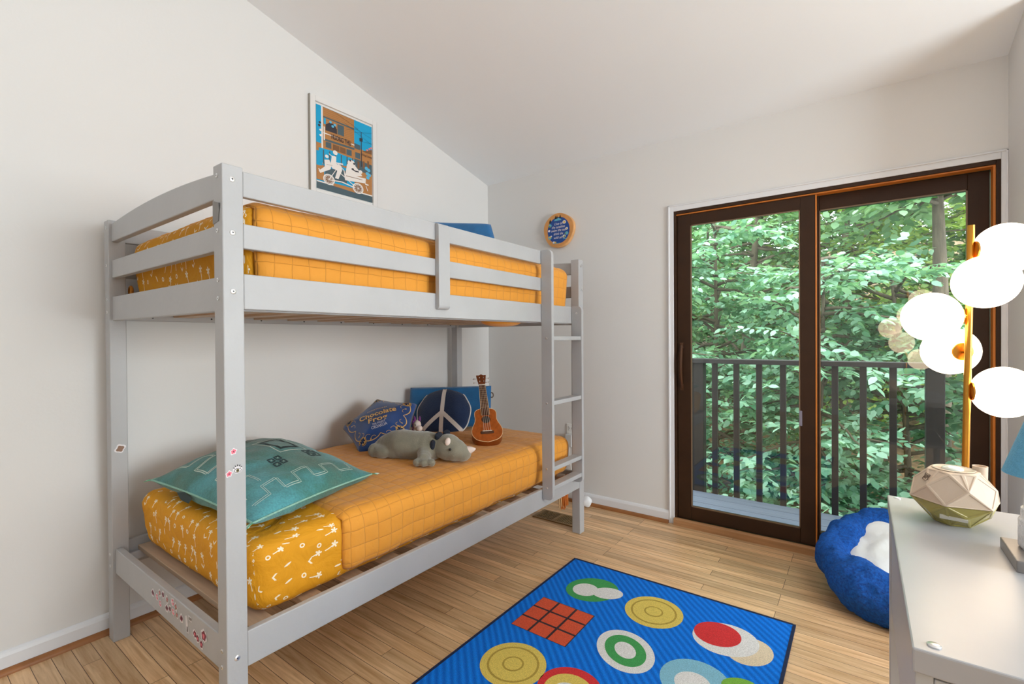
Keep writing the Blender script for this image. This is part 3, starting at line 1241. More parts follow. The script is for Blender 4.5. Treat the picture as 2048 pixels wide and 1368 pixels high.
m1 = rounded_box('mattress', -2.405, -1.438, .655, 2.545, .356, .588, .06, MSHEET, amp=.006, taper=.05, crown=.012, fine=.5)
setp(m1, 'lower bunk mattress in a mustard sheet with white palm print', 'mattress', 'bunk mattresses')
q1 = rounded_box('quilt', -2.418, -1.422, .945, 2.560, .372, .602, .062, MQUILT, '+x -x +y +z', amp=.005, taper=.03, crown=.014, solid=.009, fine=.4)
setp(q1, 'orange quilted cover on the lower bunk', 'quilt', 'bunk quilts')
m2 = rounded_box('mattress', -2.422, -1.436, .644, 2.535, 1.314, 1.604, .055, MSHEET, amp=.006, taper=.05, crown=.022, fine=.5)
setp(m2, 'upper bunk mattress in a mustard sheet with white palm print', 'mattress', 'bunk mattresses')
q2 = rounded_box('quilt', -2.426, -1.420, .658, 2.550, 1.330, 1.618, .065, MQUILT, '+x -x +y +z', amp=.006, taper=.03, crown=.024, solid=.009, fine=.4)
setp(q2, 'orange quilted cover on the upper bunk', 'quilt', 'bunk quilts')
mb = MB()
mb.ball((-1.53, 1.99, 1.288), (.09, .13, .026), 20, 10)
mb.build('sagging_corner', MQUILT, q2, smooth=True)
# loop of sheet at the near wall corner of the upper bunk
mb = MB()
mb.tube([(-2.40 + .014 * math.cos(t), .645, 1.402 + .018 * math.sin(t)) for t in [2 * PI * k / 14 for k in range(15)]], .006, 6, cap=False)
mb.build('sheet_loop', plain('sheet_loop_cloth', S(190, 120, 30), .8), m2, smooth=True)
# fringe of the lower quilt hanging past the far corner
mb = MB()
random.seed(3)
for k in range(26):
    yy = 2.462 + .115 * k / 25
    l = random.uniform(.165, .20)
    xx = -1.465 + random.uniform(-.012, .012)
    pts = [(xx, yy, .355), (xx + random.uniform(-.004, .004), yy + random.uniform(-.004, .004), .355 - l * .5), (xx + random.uniform(-.008, .008), yy + random.uniform(-.008, .008), .355 - l)]
    mb.tube(pts, [.0042, .004, .003], 5, 1 if k < 3 else 0)
mb.build('fringe', [plain('rust_fringe', S(214, 122, 48), .8), plain('cream_fringe', S(226, 188, 138), .8)], q1, smooth=True)

# ------------------------------------------------------------------ cushions on the bunks


class Pad:
    """a filled cushion over a bilinear quad L(-1,-1) F(1,-1) R(1,1) B(-1,1)"""

    def __init__(s, q, front, back, e=2.0, p=.5, pinch=.06, floor_z=None, wr=.004, wrs=7, sag=0.0):
        s.q = [Vector(c) for c in q]
        s.front, s.back, s.e, s.p, s.pinch, s.fz, s.wr, s.wrs, s.sag = front, back, e, p, pinch, floor_z, wr, wrs, sag
        s.n = ((s.q[1] - s.q[0]).cross(s.q[3] - s.q[0])).normalized()

    def at(s, u, v, side=1, lift=0.0):
        uu = u * (1 - s.pinch * (1 - v * v))
        vv = v * (1 - s.pinch * (1 - u * u))
        a, b = (uu + 1) / 2, (vv + 1) / 2
        L, F, R, B = s.q
        p = L * (1 - a) * (1 - b) + F * a * (1 - b) + R * a * b + B * (1 - a) * b
        k = max(0.0, (1 - abs(u) ** s.e) * (1 - abs(v) ** s.e)) ** s.p
        t = s.front * k if side > 0 else s.back * k ** .6
        w = s.wr * nz(p.x, p.y, p.z + side, s.wrs) * min(1, k * 2.5) + s.wr * .5 * nz(p.x, p.y + 5, p.z + side, s.wrs * 2.4) * min(1, k * 2.5)
        p = p + s.n * (side * (t + w + lift))
        p.z -= s.sag * (u * u + v * v) ** 2
        if s.fz is not None and p.z < s.fz:
            p.z = s.fz
        return tuple(p)

    def body(s, mb, n=44, mi=0):
        for side in (1, -1):
            vs = [s.at(-1 + 2 * i / n, -1 + 2 * j / n, side) for i in range(n + 1) for j in range(n + 1)]
            uvs = [((i / n - .5), (j / n - .5)) for i in range(n + 1) for j in range(n + 1)]
            fs = [(i * (n + 1) + j, i * (n + 1) + j + 1, (i + 1) * (n + 1) + j + 1, (i + 1) * (n + 1) + j) for i in range(n) for j in range(n)]
            mb.add(vs, fs, mi, uvs)
        return mb

    def rim(s, n=30):
        out = []
        for k in range(4):
            for i in range(n):
                t = -1 + 2 * i / n
                u, v = ((t, -1), (1, t), (-t, 1), (-1, -t))[k]
                out.append(s.at(u, v, 1))
        return out + [out[0]]

    def dec(s, mb, pts, mi, lift=.0012):
        mb.add([s.at(u, v, 1, lift) for u, v in pts], [list(range(len(pts)))], mi)


def dense(pts, n=6, closed=False):
    out = []
    m = len(pts)
    for i in range(m if closed else m - 1):
        a, b = pts[i], pts[(i + 1) % m]
        for k in range(n):
            out.append((a[0] + (b[0] - a[0]) * k / n, a[1] + (b[1] - a[1]) * k / n))
    if not closed:
        out.append(pts[-1])
    return out


# large teal woven cushion at the near end of the lower bunk


def teal_mat():
    m, nt, b = P('teal_woven_fabric')
    h = NT(nt)
    tc = h.new('ShaderNodeTexCoord')
    n = h.new('ShaderNodeTexNoise')
    n.inputs['Scale'].default_value = 3.0
    n.inputs['Detail'].default_value = 5
    n.inputs['Roughness'].default_value = .6
    h.l(tc.outputs['Object'], n.inputs['Vector'])
    cr = h.new('ShaderNodeValToRGB')
    e = cr.color_ramp.elements
    e[0].position, e[0].color = .34, S(84, 112, 98)
    e[1].position, e[1].color = .66, S(82, 156, 164)
    k = e.new(.5)
    k.color = S(64, 122, 114)
    h.l(n.outputs['Fac'], cr.inputs['Fac'])
    n2 = h.new('ShaderNodeTexNoise')
    n2.inputs['Scale'].default_value = 160
    n2.inputs['Detail'].default_value = 2
    h.l(tc.outputs['Object'], n2.inputs['Vector'])
    mr = h.new('ShaderNodeMapRange')
    mr.inputs['To Min'].default_value = .6
    mr.inputs['To Max'].default_value = 1.4
    h.l(n2.outputs['Fac'], mr.inputs['Value'])
    c = mix_col(nt, 1.0, cr.outputs['Color'], mr.outputs['Result'], 'MULTIPLY')
    h.l(c, b.inputs['Base Color'])
    b.inputs['Roughness'].default_value = .9
    b.inputs['Sheen Weight'].default_value = .2
    bp = h.new('ShaderNodeBump')
    bp.inputs['Strength'].default_value = .5
    bp.inputs['Distance'].default_value = .003
    h.l(n2.outputs['Fac'], bp.inputs['Height'])
    h.l(bp.outputs['Normal'], b.inputs['Normal'])
    return m


MTEAL = teal_mat()
MTHREAD = plain('pale_thread', S(206, 220, 208), .8)
MDTH = plain('dark_thread', S(44, 62, 66), .8)
tc_ = Pad([(-2.24, .66, .655), (-1.475, .685, .650), (-1.655, 1.255, .635), (-2.40, 1.22, .70)], .108, .075, e=2.2, p=.62, pinch=.05, floor_z=.612, wr=.012, wrs=6)
CU = empty('cushion', (-1.94, .95, .61), 'large teal woven cushion with white stepped stitching lying on the lower bunk', 'cushion')
mb = tc_.body(MB(), 60)


def stitched(line, w=.006, gap=.022):
    """double row of pale stitches along a line"""
    for off in (-gap / 2, gap / 2):
        pl = [(u + off, v + off) for u, v in line]
        for q in strip(dense(pl, 7), w):
            tc_.dec(mb, q, 1)


stitched([(.84, -.86), (.84, -.62), (.70, -.62), (.70, -.40), (.86, -.40), (.86, -.16), (.72, -.16), (.72, .08), (.86, .08), (.86, .30), (.74, .30), (.74, .52), (.88, .52), (.88, .74), (.78, .74)])
stitched([(.70, -.86), (.40, -.80), (.40, -.58), (.62, -.58)])
stitched([(-.80, -.78), (-.56, -.78), (-.56, -.52), (-.36, -.52), (-.36, -.80), (-.12, -.80), (-.12, -.52), (.10, -.52), (.10, -.82), (.30, -.82)], .012)
for cu, cv in ((.44, -.14), (.44, .46)):
    for du, dv in ((-.055, -.055), (.055, -.055), (-.055, .055), (.055, .055)):
        a, b = cu + du, cv + dv
        for q in strip(dense([(a - .036, b - .036), (a + .036, b - .036), (a + .036, b + .036), (a - .036, b + .036)], 3, True), .022, True):
            tc_.dec(mb, q, 2)
        tc_.dec(mb, [(a - .010, b), (a, b - .010), (a + .010, b), (a, b + .010)], 1, .002)
for q in strip(dense([(-.22, .12), (.22, .12), (.22, .42), (-.22, .42)], 5, True), .045, True):
    tc_.dec(mb, q, 2)
for q in strip(dense([(-.30, .04), (.30, .04), (.30, .50), (-.30, .50)], 6, True), .015, True):
    tc_.dec(mb, q, 1)
for cu in (-.62, -.50):
    for cv in (.0, .12, .24):
        for q in strip(dense([(cu - .03, cv - .03), (cu + .03, cv - .03), (cu + .03, cv + .03), (cu - .03, cv + .03)], 2, True), .02, True):
            tc_.dec(mb, q, 2)
mb.build('cover', [MTEAL, MTHREAD, MDTH], CU, smooth=True)
mb = MB()
mb.tube(tc_.rim(40), .0035, 6)
mb.build('whipstitch_edge', plain('seafoam_thread', S(150, 200, 184), .8, bump=.8, bscale=160), CU, smooth=True)
mb = MB()     # dark open gap of the cover on the near edge
gp = [(-.44, 0), (-.28, .010), (-.12, 0), (-.20, -.020), (-.36, -.018)]
mb.add([tuple(Vector(tc_.at(u, -1, 1)) + Vector((0, -.004, -.012 + w * 1.2))) for u, w in gp], [list(range(len(gp)))])
mb.build('cover_opening', MDTH, CU)
random.seed(9)
for (u, v), d in (((-1, -1), (-1, -.3)), ((1, -1), (.2, -.6)), ((1, 1), (.8, .5))):
    p0 = Vector(tc_.at(u, v))
    mb = MB()
    for k in range(9):
        dd = Vector((d[0] + random.uniform(-.4, .4), d[1] + random.uniform(-.4, .4), -.25 if (u, v) != (1, 1) else .1)).normalized()
        L = random.uniform(.022, .034)
        mb.tube([p0, p0 + dd * L * .5 + Vector((0, 0, .002)), p0 + dd * L], [.002, .0018, .0012], 5, k % 2)
    mb.build('tassel', [MTHREAD, plain('green_tassel', S(96, 168, 130), .8)], CU, smooth=True)

MVELB = plain('blue_velvet', S(10, 100, 158), .7, sheen=.5, var=.14, vscale=14, bump=.2, bscale=160)
# firm blue bolsters
wl = Pad([(-2.452, 2.150, .608), (-1.975, 2.440, .618), (-1.975, 2.452, .888), (-2.452, 2.178, .872)], .035, .05, e=14, p=.42, pinch=0, floor_z=.606, wr=.003)
BO = empty('bolster_pillow', (-2.2, 2.32, .606), 'blue velvet rectangular bolster standing in the corner of the lower bunk behind the ukulele', 'pillow', 'blue velvet bolsters')
wl.body(MB(), 40).build('cover', MVELB, BO, smooth=True)
mb = MB()
c = Vector(wl.at(1, .55)) + Vector((.006, 0, 0))
mb.tube([tuple(c + Vector((.013 * math.cos(t), 0, .016 * math.sin(t)))) for t in [2 * PI * k / 16 for k in range(17)]], .0035, 6, cap=False)
mb.build('ring', plain('bronze_ring', S(120, 100, 84), .35, metal=.7), BO, smooth=True)
wu = Pad([(-2.425, 2.15, 1.66), (-1.835, 2.405, 1.645), (-1.948, 2.425, 1.944), (-2.440, 2.215, 1.992)], .035, .05, e=14, p=.42, pinch=0, wr=.003, floor_z=1.635)
BO2 = empty('bolster_pillow', (-2.15, 2.3, 1.635), 'blue velvet bolster leaning at the far end of the upper bunk', 'pillow', 'blue velvet bolsters')
wu.body(MB(), 40).build('cover', MVELB, BO2, smooth=True)

# navy pentagon pillow with gold scrolls
MNAVY = plain('royal_blue_satin', S(16, 66, 132), .55, sheen=.4, var=.35, vscale=7)
MGOLD = plain('gold_print', S(226, 182, 112), .55)
MGOLD2 = plain('pale_lettering', S(196, 196, 214), .6)
MNAVD = plain('dark_navy_print', S(14, 18, 46), .6)
PX_ = Vector((.653, .700, .289))
PY_ = Vector((-.731, .481, .484))
PN_ = PX_.cross(PY_)
PC_ = Vector((-2.161, 1.706, .724))
PR_ = .222


def pent_r(th):
    a = ((th - rad(18)) % rad(72)) - rad(36)
    return PR_ * math.cos(rad(36)) / math.cos(a) * (1 - .045 * (1 - (a / rad(36)) ** 2))


def pent(x, y, lift=0.0, side=1):
    th = math.atan2(y, x)
    q = math.hypot(x, y) / pent_r(th)
    h = .070 * max(0, 1 - q ** 2.3) ** .55 if side > 0 else .045 * max(0, 1 - q ** 2.3) ** .55
    h += .004 * nz(x * 14, y * 14, side) * max(0, 1 - q)
    return tuple(PC_ + PX_ * x + PY_ * y + PN_ * (side * (h + lift)))


FP = empty('pentagon_pillow', tuple(PC_ - Vector((0, 0, .12))), 'five sided royal blue pillow with gold scrolls and lettering, leaning on the lower bunk', 'pillow')
mb = MB()
for side in (1, -1):
    n, m_ = 80, 26
    vs = [pent(0, 0, 0, side)]
    for j in range(1, m_ + 1):
        for i in range(n):
            th = 2 * PI * i / n + rad(18)
            r = pent_r(th) * math.sin(PI / 2 * j / m_)
            vs.append(pent(r * math.cos(th) * .9999, r * math.sin(th) * .9999, 0, side))
    fs = [(0, 1 + i, 1 + (i + 1) % n) for i in range(n)]
    for j in range(m_ - 1):
        for i in range(n):
            a, b = 1 + j * n + i, 1 + j * n + (i + 1) % n
            fs.append((a, a + n, b + n, b))
    mb.add(vs, fs, 0)
TD = lambda lift: (lambda a, b, c=0.0: pent(a, b, lift + c))


def pline(pts, w, mi, lift=.0015, closed=False):
    for q in strip(pts, w, closed):
        mb.poly(q, TD(lift), 0, mi)


cent = []
for k in range(5):      # five-lobed scroll border
    a0 = rad(54 + 72 * k)
    for i in range(12):
        t = i / 12
        r = .128 + .040 * math.sin(PI * t) ** .8
        cent.append((r * math.cos(a0 + rad(72) * t), r * math.sin(a0 + rad(72) * t)))
cent = [(x * 1.08, y * .98) for x, y in cent]
pline(cent, .0038, 1, closed=True)
for k in range(5):
    a = rad(90 + 72 * k)
    for sg in (-1, 1):      # curled sprigs inside each cusp
        for q in (0, 1):
            bx, by = (.136 - .004 * q) * math.cos(a + sg * rad(24 - 13 * q)), (.136 - .004 * q) * math.sin(a + sg * rad(24 - 13 * q))
            cur = [(bx - (.010 + .012 * t) * math.cos(a + sg * t * 2.2) + .010 * math.cos(a), by - (.010 + .012 * t) * math.sin(a + sg * t * 2.2) + .010 * math.sin(a)) for t in [i / 7 for i in range(8)]]
            pline(cur, .0022, 1)
            mb.poly(ellipse(cur[-1][0], cur[-1][1], .005, .0032, 10, rot=a), TD(.0018), 0, 1)
    # round rosettes at the corners
    cx, cy = .172 * math.cos(a), .172 * math.sin(a)
    mb.poly(ellipse(cx, cy, .0225, .0225, 24), TD(.0012), 0, 1)
    mb.poly(ellipse(cx, cy, .0205, .0205, 24), TD(.0016), 0, 2)
    mb.poly(ellipse(cx, cy, .0185, .0185, 24), TD(.0020), 0, 1)
    for i in range(6):
        t = a + 2 * PI * i / 6
        mb.poly(ellipse(cx + .0105 * math.cos(t), cy + .0105 * math.sin(t), .0048, .0036, 10, rot=t), TD(.0024), 0, 2)
    mb.poly(ellipse(cx, cy, .0035, .0035, 10), TD(.0026), 0, 2)
# lettering
rot20 = rad(0)
for body, size, x, y, wd, mi, bold in (('Chocolate', .052, 0, -.002, .205, 1, .0010), ('Frog', .052, -.004, -.047, .105, 1, .0010), ('70% FINEST', .019, 0, -.070, .070, 3, .0003),
                                       ('CROAKOA', .027, 0, -.094, .086, 3, .0006), ('HONEYDUKES', .014, 0, .050, .110, 1, 0)):
    vs, fs = text_mesh(body, size, wd, bold=bold)
    mb.add([pent(a + x, b + y, .0046) for a, b in vs], fs, mi)
mb.build('cover', [MNAVY, MGOLD, MNAVD, MGOLD2], FP, smooth=True)
mb = MB()
mb.tube([pent(pent_r(t) * math.cos(t), pent_r(t) * math.sin(t)) for t in [2 * PI * k / 100 for k in range(101)]], .0028, 6, cap=False)
mb.build('piping', plain('gold_navy_piping', S(128, 112, 96), .6), FP, smooth=True)

# round peace-sign pillow
QC = Vector((-2.190, 2.228, .712))
QX = Vector((.86, .50, .03)).normalized()
QN = Vector((.42, -.78, .46))
QN = (QN - QX * QN.dot(QX)).normalized()
QY = QN.cross(QX)
QR = .177


def rnd(x, y, lift=0.0, side=1):
    q = min(1, math.hypot(x, y) / QR)
    h = (.055 if side > 0 else .035) * (1 - q ** 2.4) ** .5
    h += .005 * nz(x * 12, y * 12, side) * (1 - q)
    th = math.atan2(y, x)
    k = 1 + .012 * math.sin(9 * th) * q
    p = QC + QX * x * k + QY * y * k + QN * (side * (h + lift))
    if p.z < .606:
        p.z = .606
    return tuple(p)


PP = empty('round_pillow', (-2.15, 2.17, .606), 'round navy pillow with a white peace sign leaning against the blue bolster', 'pillow')
mb = MB()
for side in (1, -1):
    n, m_ = 64, 22
    vs = [rnd(0, 0, 0, side)]
    for j in range(1, m_ + 1):
        for i in range(n):
            r = QR * math.sin(PI / 2 * j / m_)
            vs.append(rnd(r * math.cos(2 * PI * i / n), r * math.sin(2 * PI * i / n), 0, side))
    fs = [(0, 1 + i, 1 + (i + 1) % n) for i in range(n)]
    for j in range(m_ - 1):
        for i in range(n):
            a, b = 1 + j * n + i, 1 + j * n + (i + 1) % n
            fs.append((a, a + n, b + n, b))
    mb.add(vs, fs, 0)


def bar(p, q, w):
    for k in strip([(p[0] + (q[0] - p[0]) * i / 16, p[1] + (q[1] - p[1]) * i / 16) for i in range(17)], w):
        mb.add([rnd(a, b, .0022) for a, b in k], [(0, 1, 2, 3)], 1)


bar((0, .172), (0, -.172), .026)
bar((0, -.005), (-.128, -.118), .026)
bar((0, -.005), (.128, -.118), .026)
mb.build('cover', [plain('navy_terry', S(10, 42, 82), .85, sheen=.4, bump=.5, bscale=180), plain('white_applique', S(226, 220, 216), .8)], PP, smooth=True)
mb = MB()
mb.tube([rnd(QR * math.cos(t) * .995, QR * math.sin(t) * .995, .002) for t in [2 * PI * k / 90 for k in range(91)]], .0045, 6, cap=False)
mb.build('white_piping', plain('white_piping', S(225, 222, 220), .8), PP, smooth=True)

# ------------------------------------------------------------------ ukulele
UB = Vector((-1.637, 2.005, .631))
UU = Vector((-.256, .245, .330)).normalized()
UN = Vector((.62, -.66, .35))
UXv = UU.cross(UN).normalized()
UT = frame(UB, UXv, UU)      # local z points to the viewer
if Vector(UT(0, 0, 1)).x < UB.x:
    UXv = -UXv
    UT = frame(UB, UXv, UU)
MMAH = plain('mahogany', S(164, 84, 34), .3, var=.2, vscale=10, vstretch=(6, 6, 1), coat=.3)
MMAHD = plain('mahogany_side', S(128, 62, 24), .35, var=.2, vscale=8, coat=.3)
MROSE = plain('rosewood_fretboard', S(84, 52, 34), .5)
MCREAM = plain('cream_binding', S(236, 206, 160), .4)
UK = empty('ukulele', tuple(UB), 'brown mahogany ukulele propped upright against the blue bolster', 'ukulele')


def uke_w(t):
    # half width along body length t 0..1 from tail to neck
    return [(.0, .0), (.015, .028), (.05, .053), (.12, .072), (.22, .084), (.32, .086), (.43, .079), (.53, .068), (.61, .061), (.68, .059), (.77, .062), (.86, .062), (.93, .053), (.975, .036), (1, .0)]


prof = uke_w(0)
tt = np.linspace(0, 1, 41)
hw = np.interp(tt, [a for a, b in prof], [b for a, b in prof])
for _ in range(2):
    hw[1:-1] = (hw[:-2] + 2 * hw[1:-1] + hw[2:]) / 4
BL = .235
outl = [(hw[i], tt[i] * BL) for i in range(41)] + [(-hw[i], tt[i] * BL) for i in range(39, 0, -1)]
mb = MB()
mb.prism(outl, -.045, .012, UT, 0)
body = mb.build('body', MMAHD, UK, smooth=True, angle=35)
mb = MB()
mb.prism([(x * .985, .002 + y * .985) for x, y in outl], .0121, .0136, UT, 0)
mb.build('soundboard', MMAH, body, smooth=True, angle=35)
mb = MB()
mb.tube([UT(x, y, .0125) for x, y in outl + [outl[0]]], .0016, 6, cap=False)
mb.build('binding', MCREAM, body, smooth=True)
mb = MB()
mb.lathe([(.0255, .0137), (.0255, .0141)], lambda x, y, z: UT(x, y + .150, z), 28, 0)
mb.lathe([(.0215, .0142), (.0215, .0145)], lambda x, y, z: UT(x, y + .150, z), 28, 1)
mb.build('sound_hole', [plain('rosette', S(70, 36, 18), .4), MDARK], body)
mb = MB()
mb.box(-.036, .036, .052, .068, .0137, .019, 0, UT)
mb.build('bridge', MROSE, UK, bevel=.001)
mb = MB()
mb.box(-.026, .026, .066, .069, .0192, .0235, 0, UT)
mb.build('saddle', plain('bone', S(238, 230, 214), .4), UK)
mb = MB()
mb.prism([(-.0225, BL - .055), (.0225, BL - .055), (.0225, BL), (.0175, .405), (-.0175, .405), (-.0225, BL)], .0137, .0185, UT, 0)
fb = mb.build('fretboard', MROSE, UK)
mb = MB()
for sx in (-1, 1):
    mb.prism([(sx * .0225, BL - .055), (sx * .0245, BL - .055), (sx * .0245, BL), (sx * .0195, .405), (sx * .0175, .405), (sx * .0225, BL)], .0137, .0186, UT, 0)
mb.build('edge_binding', MCREAM, fb)
sc_ = .405 - .066
for k in range(1, 13):
    yf = .405 - sc_ * (1 - 2 ** (-k / 12))
    mb = MB()
    w = .0175 + .005 * (.405 - yf) / (.405 - BL)
    mb.box(-min(w, .0225), min(w, .0225), yf - .0006, yf + .0006, .0186, .0195, 0, UT)
    mb.build('fret', plain('fret_wire_%d' % k, S(210, 186, 130), .3, metal=.8) if k == 1 else bpy.data.materials['fret_wire_1'], fb)
mb = MB()
mb.prism([(-.018, BL), (.018, BL), (.0165, .41), (-.0165, .41)], -.008, .0136, UT, 0)
mb.build('neck', MMAHD, UK, bevel=.004)
mb = MB()
mb.box(-.0185, .0185, .405, .409, .0137, .022, 0, UT)
mb.build('nut', plain('nut_bone', S(240, 234, 220), .4), UK)
mb = MB()
mb.prism([(-.0185, .41), (.0185, .41), (.0285, .475), (.030, .489), (.014, .487), (.004, .494), (-.004, .494), (-.014, .487), (-.030, .489), (-.0285, .475)], .004, .0165, UT, 0)
mb.build('headstock', plain('headstock_wood', S(120, 62, 32), .35, var=.15, vscale=12), UK, bevel=.0015)
for sx in (-1, 1):
    for y in (.432, .462):
        mb = MB()
        mb.tube([UT(sx * .012, y, .0166), UT(sx * .012, y, .026)], .0026, 8)
        mb.tube([UT(sx * .022, y, .010), UT(sx * .042, y, .010)], .0020, 6)
        mb.ball((0, 0, 0), (.0075, .0055, .0035), 10, 8, 0, lambda a, b, c, sx=sx, y=y: UT(sx * .045 + a, y + b, .010 + c))
        mb.build('tuning_peg', MBOLT, UK, smooth=True)
for k in range(4):
    x0 = -.018 + .012 * k
    x1_ = -.0115 + .0077 * k
    mb = MB()
    mb.tube([UT(x0, .062, .0238), UT(x1_, .409, .0226)], .0008, 5)
    mb.build('string', plain('nylon_%d' % k, S(226, 206, 190), .3) if k == 0 else bpy.data.materials['nylon_0'], UK)

# ------------------------------------------------------------------ plush toys
MPL = plain('grey_green_plush', S(128, 124, 108), .85, sheen=.6, var=.12, vscale=20, bump=.25, bscale=220)
MPLW = plain('cream_plush', S(228, 210, 200), .8, sheen=.3)
PT_ = empty('plush_dinosaur', (-1.76, 1.6, .614), 'grey horned plush dinosaur lying on its belly on the orange quilt', 'plush toy')
mb = MB()
axis = [((-2.03, 1.56, .640), .020), ((-1.99, 1.565, .650), .036), ((-1.94, 1.565, .662), .055), ((-1.88, 1.570, .676), .068), ((-1.83, 1.575, .680), .073), ((-1.78, 1.595, .678), .071),
        ((-1.72, 1.625, .678), .070), ((-1.665, 1.65, .674), .064)]
for (c, r), (c2, r2) in zip(axis[:-1], axis[1:]):
    for t in (0, .5):
        cc = [a + (b - a) * t for a, b in zip(c, c2)]
        mb.ball(cc, r + (r2 - r) * t, 20, 14)
mb.ball((-1.608, 1.662, .678), (.072, .062, .064), 24, 16)
mb.ball((-1.570, 1.668, .668), (.062, .054, .054), 24, 16)
mb.ball((-1.535, 1.682, .655), (.046, .044, .040), 24, 16)
# hind leg (rounded paddle) and front leg with three toes
for c, r in (((-1.915, 1.505, .646), (.062, .034, .034)), ((-1.955, 1.500, .648), (.030, .036, .036)), ((-1.86, 1.53, .650), (.05, .03, .036))):
    mb.ball(c, r, 20, 14)
for c, r in (((-1.700, 1.595, .664), .038), ((-1.675, 1.572, .652), .035), ((-1.655, 1.550, .644), .033), ((-1.640, 1.532, .640), .031)):
    mb.ball(c, r, 18, 12)
for c in ((-1.645, 1.495, .634), (-1.612, 1.506, .634), (-1.586, 1.530, .634)):
    mb.ball(c, (.020, .020, .019), 14, 10)
mb.ball((-1.622, 1.530, .636), (.034, .028, .022), 14, 10)
for c, r in (((-1.70, 1.715, .650), .032), ((-1.68, 1.745, .640), .028)):
    mb.ball(c, r, 18, 12)
pb = mb.build('body', MPL, PT_, smooth=True)
md = pb.modifiers.new('remesh', 'REMESH')
md.mode = 'VOXEL'
md.voxel_size = .0055
md.use_smooth_shade = True
md = pb.modifiers.new('smooth', 'SMOOTH')
md.factor = .6
md.iterations = 7
MFR = plain('navy_corduroy', S(24, 30, 44), .9, bump=.6, bscale=120)
mb = MB()      # frill flaps behind the head
for c, a in (((-1.640, 1.632, .733), (.012, .026, .020)), ((-1.648, 1.600, .694), (.012, .016, .026)), ((-1.645, 1.690, .736), (.014, .022, .018))):
    mb.ball(c, a, 16, 12)
    mb.build('frill', MFR, PT_, smooth=True)
    mb = MB()
hT = frame((-1.572, 1.622, .716), (1, .2, 0), (-.1, .4, .9))
mb = MB()
mb.ball((0, 0, 0), (.0135, .0135, .019), 18, 12, 0, lambda a, b, c: hT(a, c, b))
mb.build('brow_horn', MPLW, PT_, smooth=True)
hT2 = Vector((-1.512, 1.694, .668))
mb = MB()
ax = Vector((.80, .30, .22)).normalized()
mb.tube([hT2 - ax * .012, hT2 + ax * .012, hT2 + ax * .03, hT2 + ax * .042], [.022, .018, .011, .003], 14)
mb.build('nose_horn', MPLW, PT_, smooth=True)
mb = MB()
mb.ball((-1.552, 1.617, .682), .0062, 12, 10)
mb.build('eye', plain('toy_eye', (.006, .006, .006, 1), .12), PT_, smooth=True)

LL = empty('plush_unicorn', (-2.085, 1.905, .614), 'small cream plush unicorn with purple ears peeking out beside the pentagon pillow', 'plush toy')
mb = MB()
lc = Vector((-2.085, 1.900, .700))
mb.ball(lc, (.024, .022, .030), 18, 12)
mb.ball(lc + Vector((.022, -.004, -.016)), (.020, .018, .017), 16, 12)
mb.ball(lc + Vector((-.006, .0, -.034)), (.020, .018, .030), 16, 12)
mb.ball(lc + Vector((-.012, .0, -.060)), (.034, .028, .026), 16, 12)
lb = mb.build('body', MPLW, LL, smooth=True)
md = lb.modifiers.new('remesh', 'REMESH')
md.mode = 'VOXEL'
md.voxel_size = .003
md.use_smooth_shade = True
MPUR = plain('purple_plush', S(116, 44, 124), .8, sheen=.3)
for dx in (-.013, .013):
    mb = MB()
    e0 = lc + Vector((dx * .8, dx * .6, .024))
    mb.tube([e0, e0 + Vector((dx * .2, 0, .014)), e0 + Vector((dx * .3, 0, .028))], [.008, .007, .002], 10)
    mb.build('ear', MPUR, LL, smooth=True)
mb = MB()
for k in range(5):
    mb.ball(lc + Vector((-.018 - .003 * k, -.012 + .003 * k, .02 - .016 * k)), .010, 10, 8)
mm = mb.build('mane', MPUR, LL, smooth=True)
md = mm.modifiers.new('remesh', 'REMESH')
md.mode = 'VOXEL'
md.voxel_size = .003
md.use_smooth_shade = True
mb = MB()
mb.ball(lc + Vector((.010, -.0215, .004)), .0032, 10, 8)
mb.build('eye', MBLACK, LL, smooth=True)

# ------------------------------------------------------------------ rug with plain round and square motifs


def rug_mat():
    m, nt, b = P('blue_ribbed_rug')
    h = NT(nt)
    tc = h.new('ShaderNodeTexCoord')
    wv = h.new('ShaderNodeTexWave')
    wv.wave_type = 'BANDS'
    wv.bands_direction = 'DIAGONAL'
    wv.inputs['Scale'].default_value = 17
    wv.inputs['Distortion'].default_value = .3
    h.l(tc.outputs['Object'], wv.inputs['Vector'])
    n = h.new('ShaderNodeTexNoise')
    n.inputs['Scale'].default_value = 320
    h.l(tc.outputs['Object'], n.inputs['Vector'])
    c = mix_col(nt, wv.outputs['Fac'], S(4, 100, 206), S(12, 126, 234))
    mr = h.new('ShaderNodeMapRange')
    mr.inputs['To Min'].default_value = .6
    mr.inputs['To Max'].default_value = 1.4
    h.l(n.outputs['Fac'], mr.inputs['Value'])
    c = mix_col(nt, 1.0, c, mr.outputs['Result'], 'MULTIPLY')
    h.l(c, b.inputs['Base Color'])
    b.inputs['Roughness'].default_value = .9
    b.inputs['Specular IOR Level'].default_value = .2
    bp = h.new('ShaderNodeBump')
    bp.inputs['Strength'].default_value = .5
    bp.inputs['Distance'].default_value = .003
    h.l(h.m('ADD', n.outputs['Fac'], wv.outputs['Fac']), bp.inputs['Height'])
    h.l(bp.outputs['Normal'], b.inputs['Normal'])
    return m


def pile(name, col):
    return plain(name, col, .9, bump=.4, bscale=320, var=.22, vscale=300)


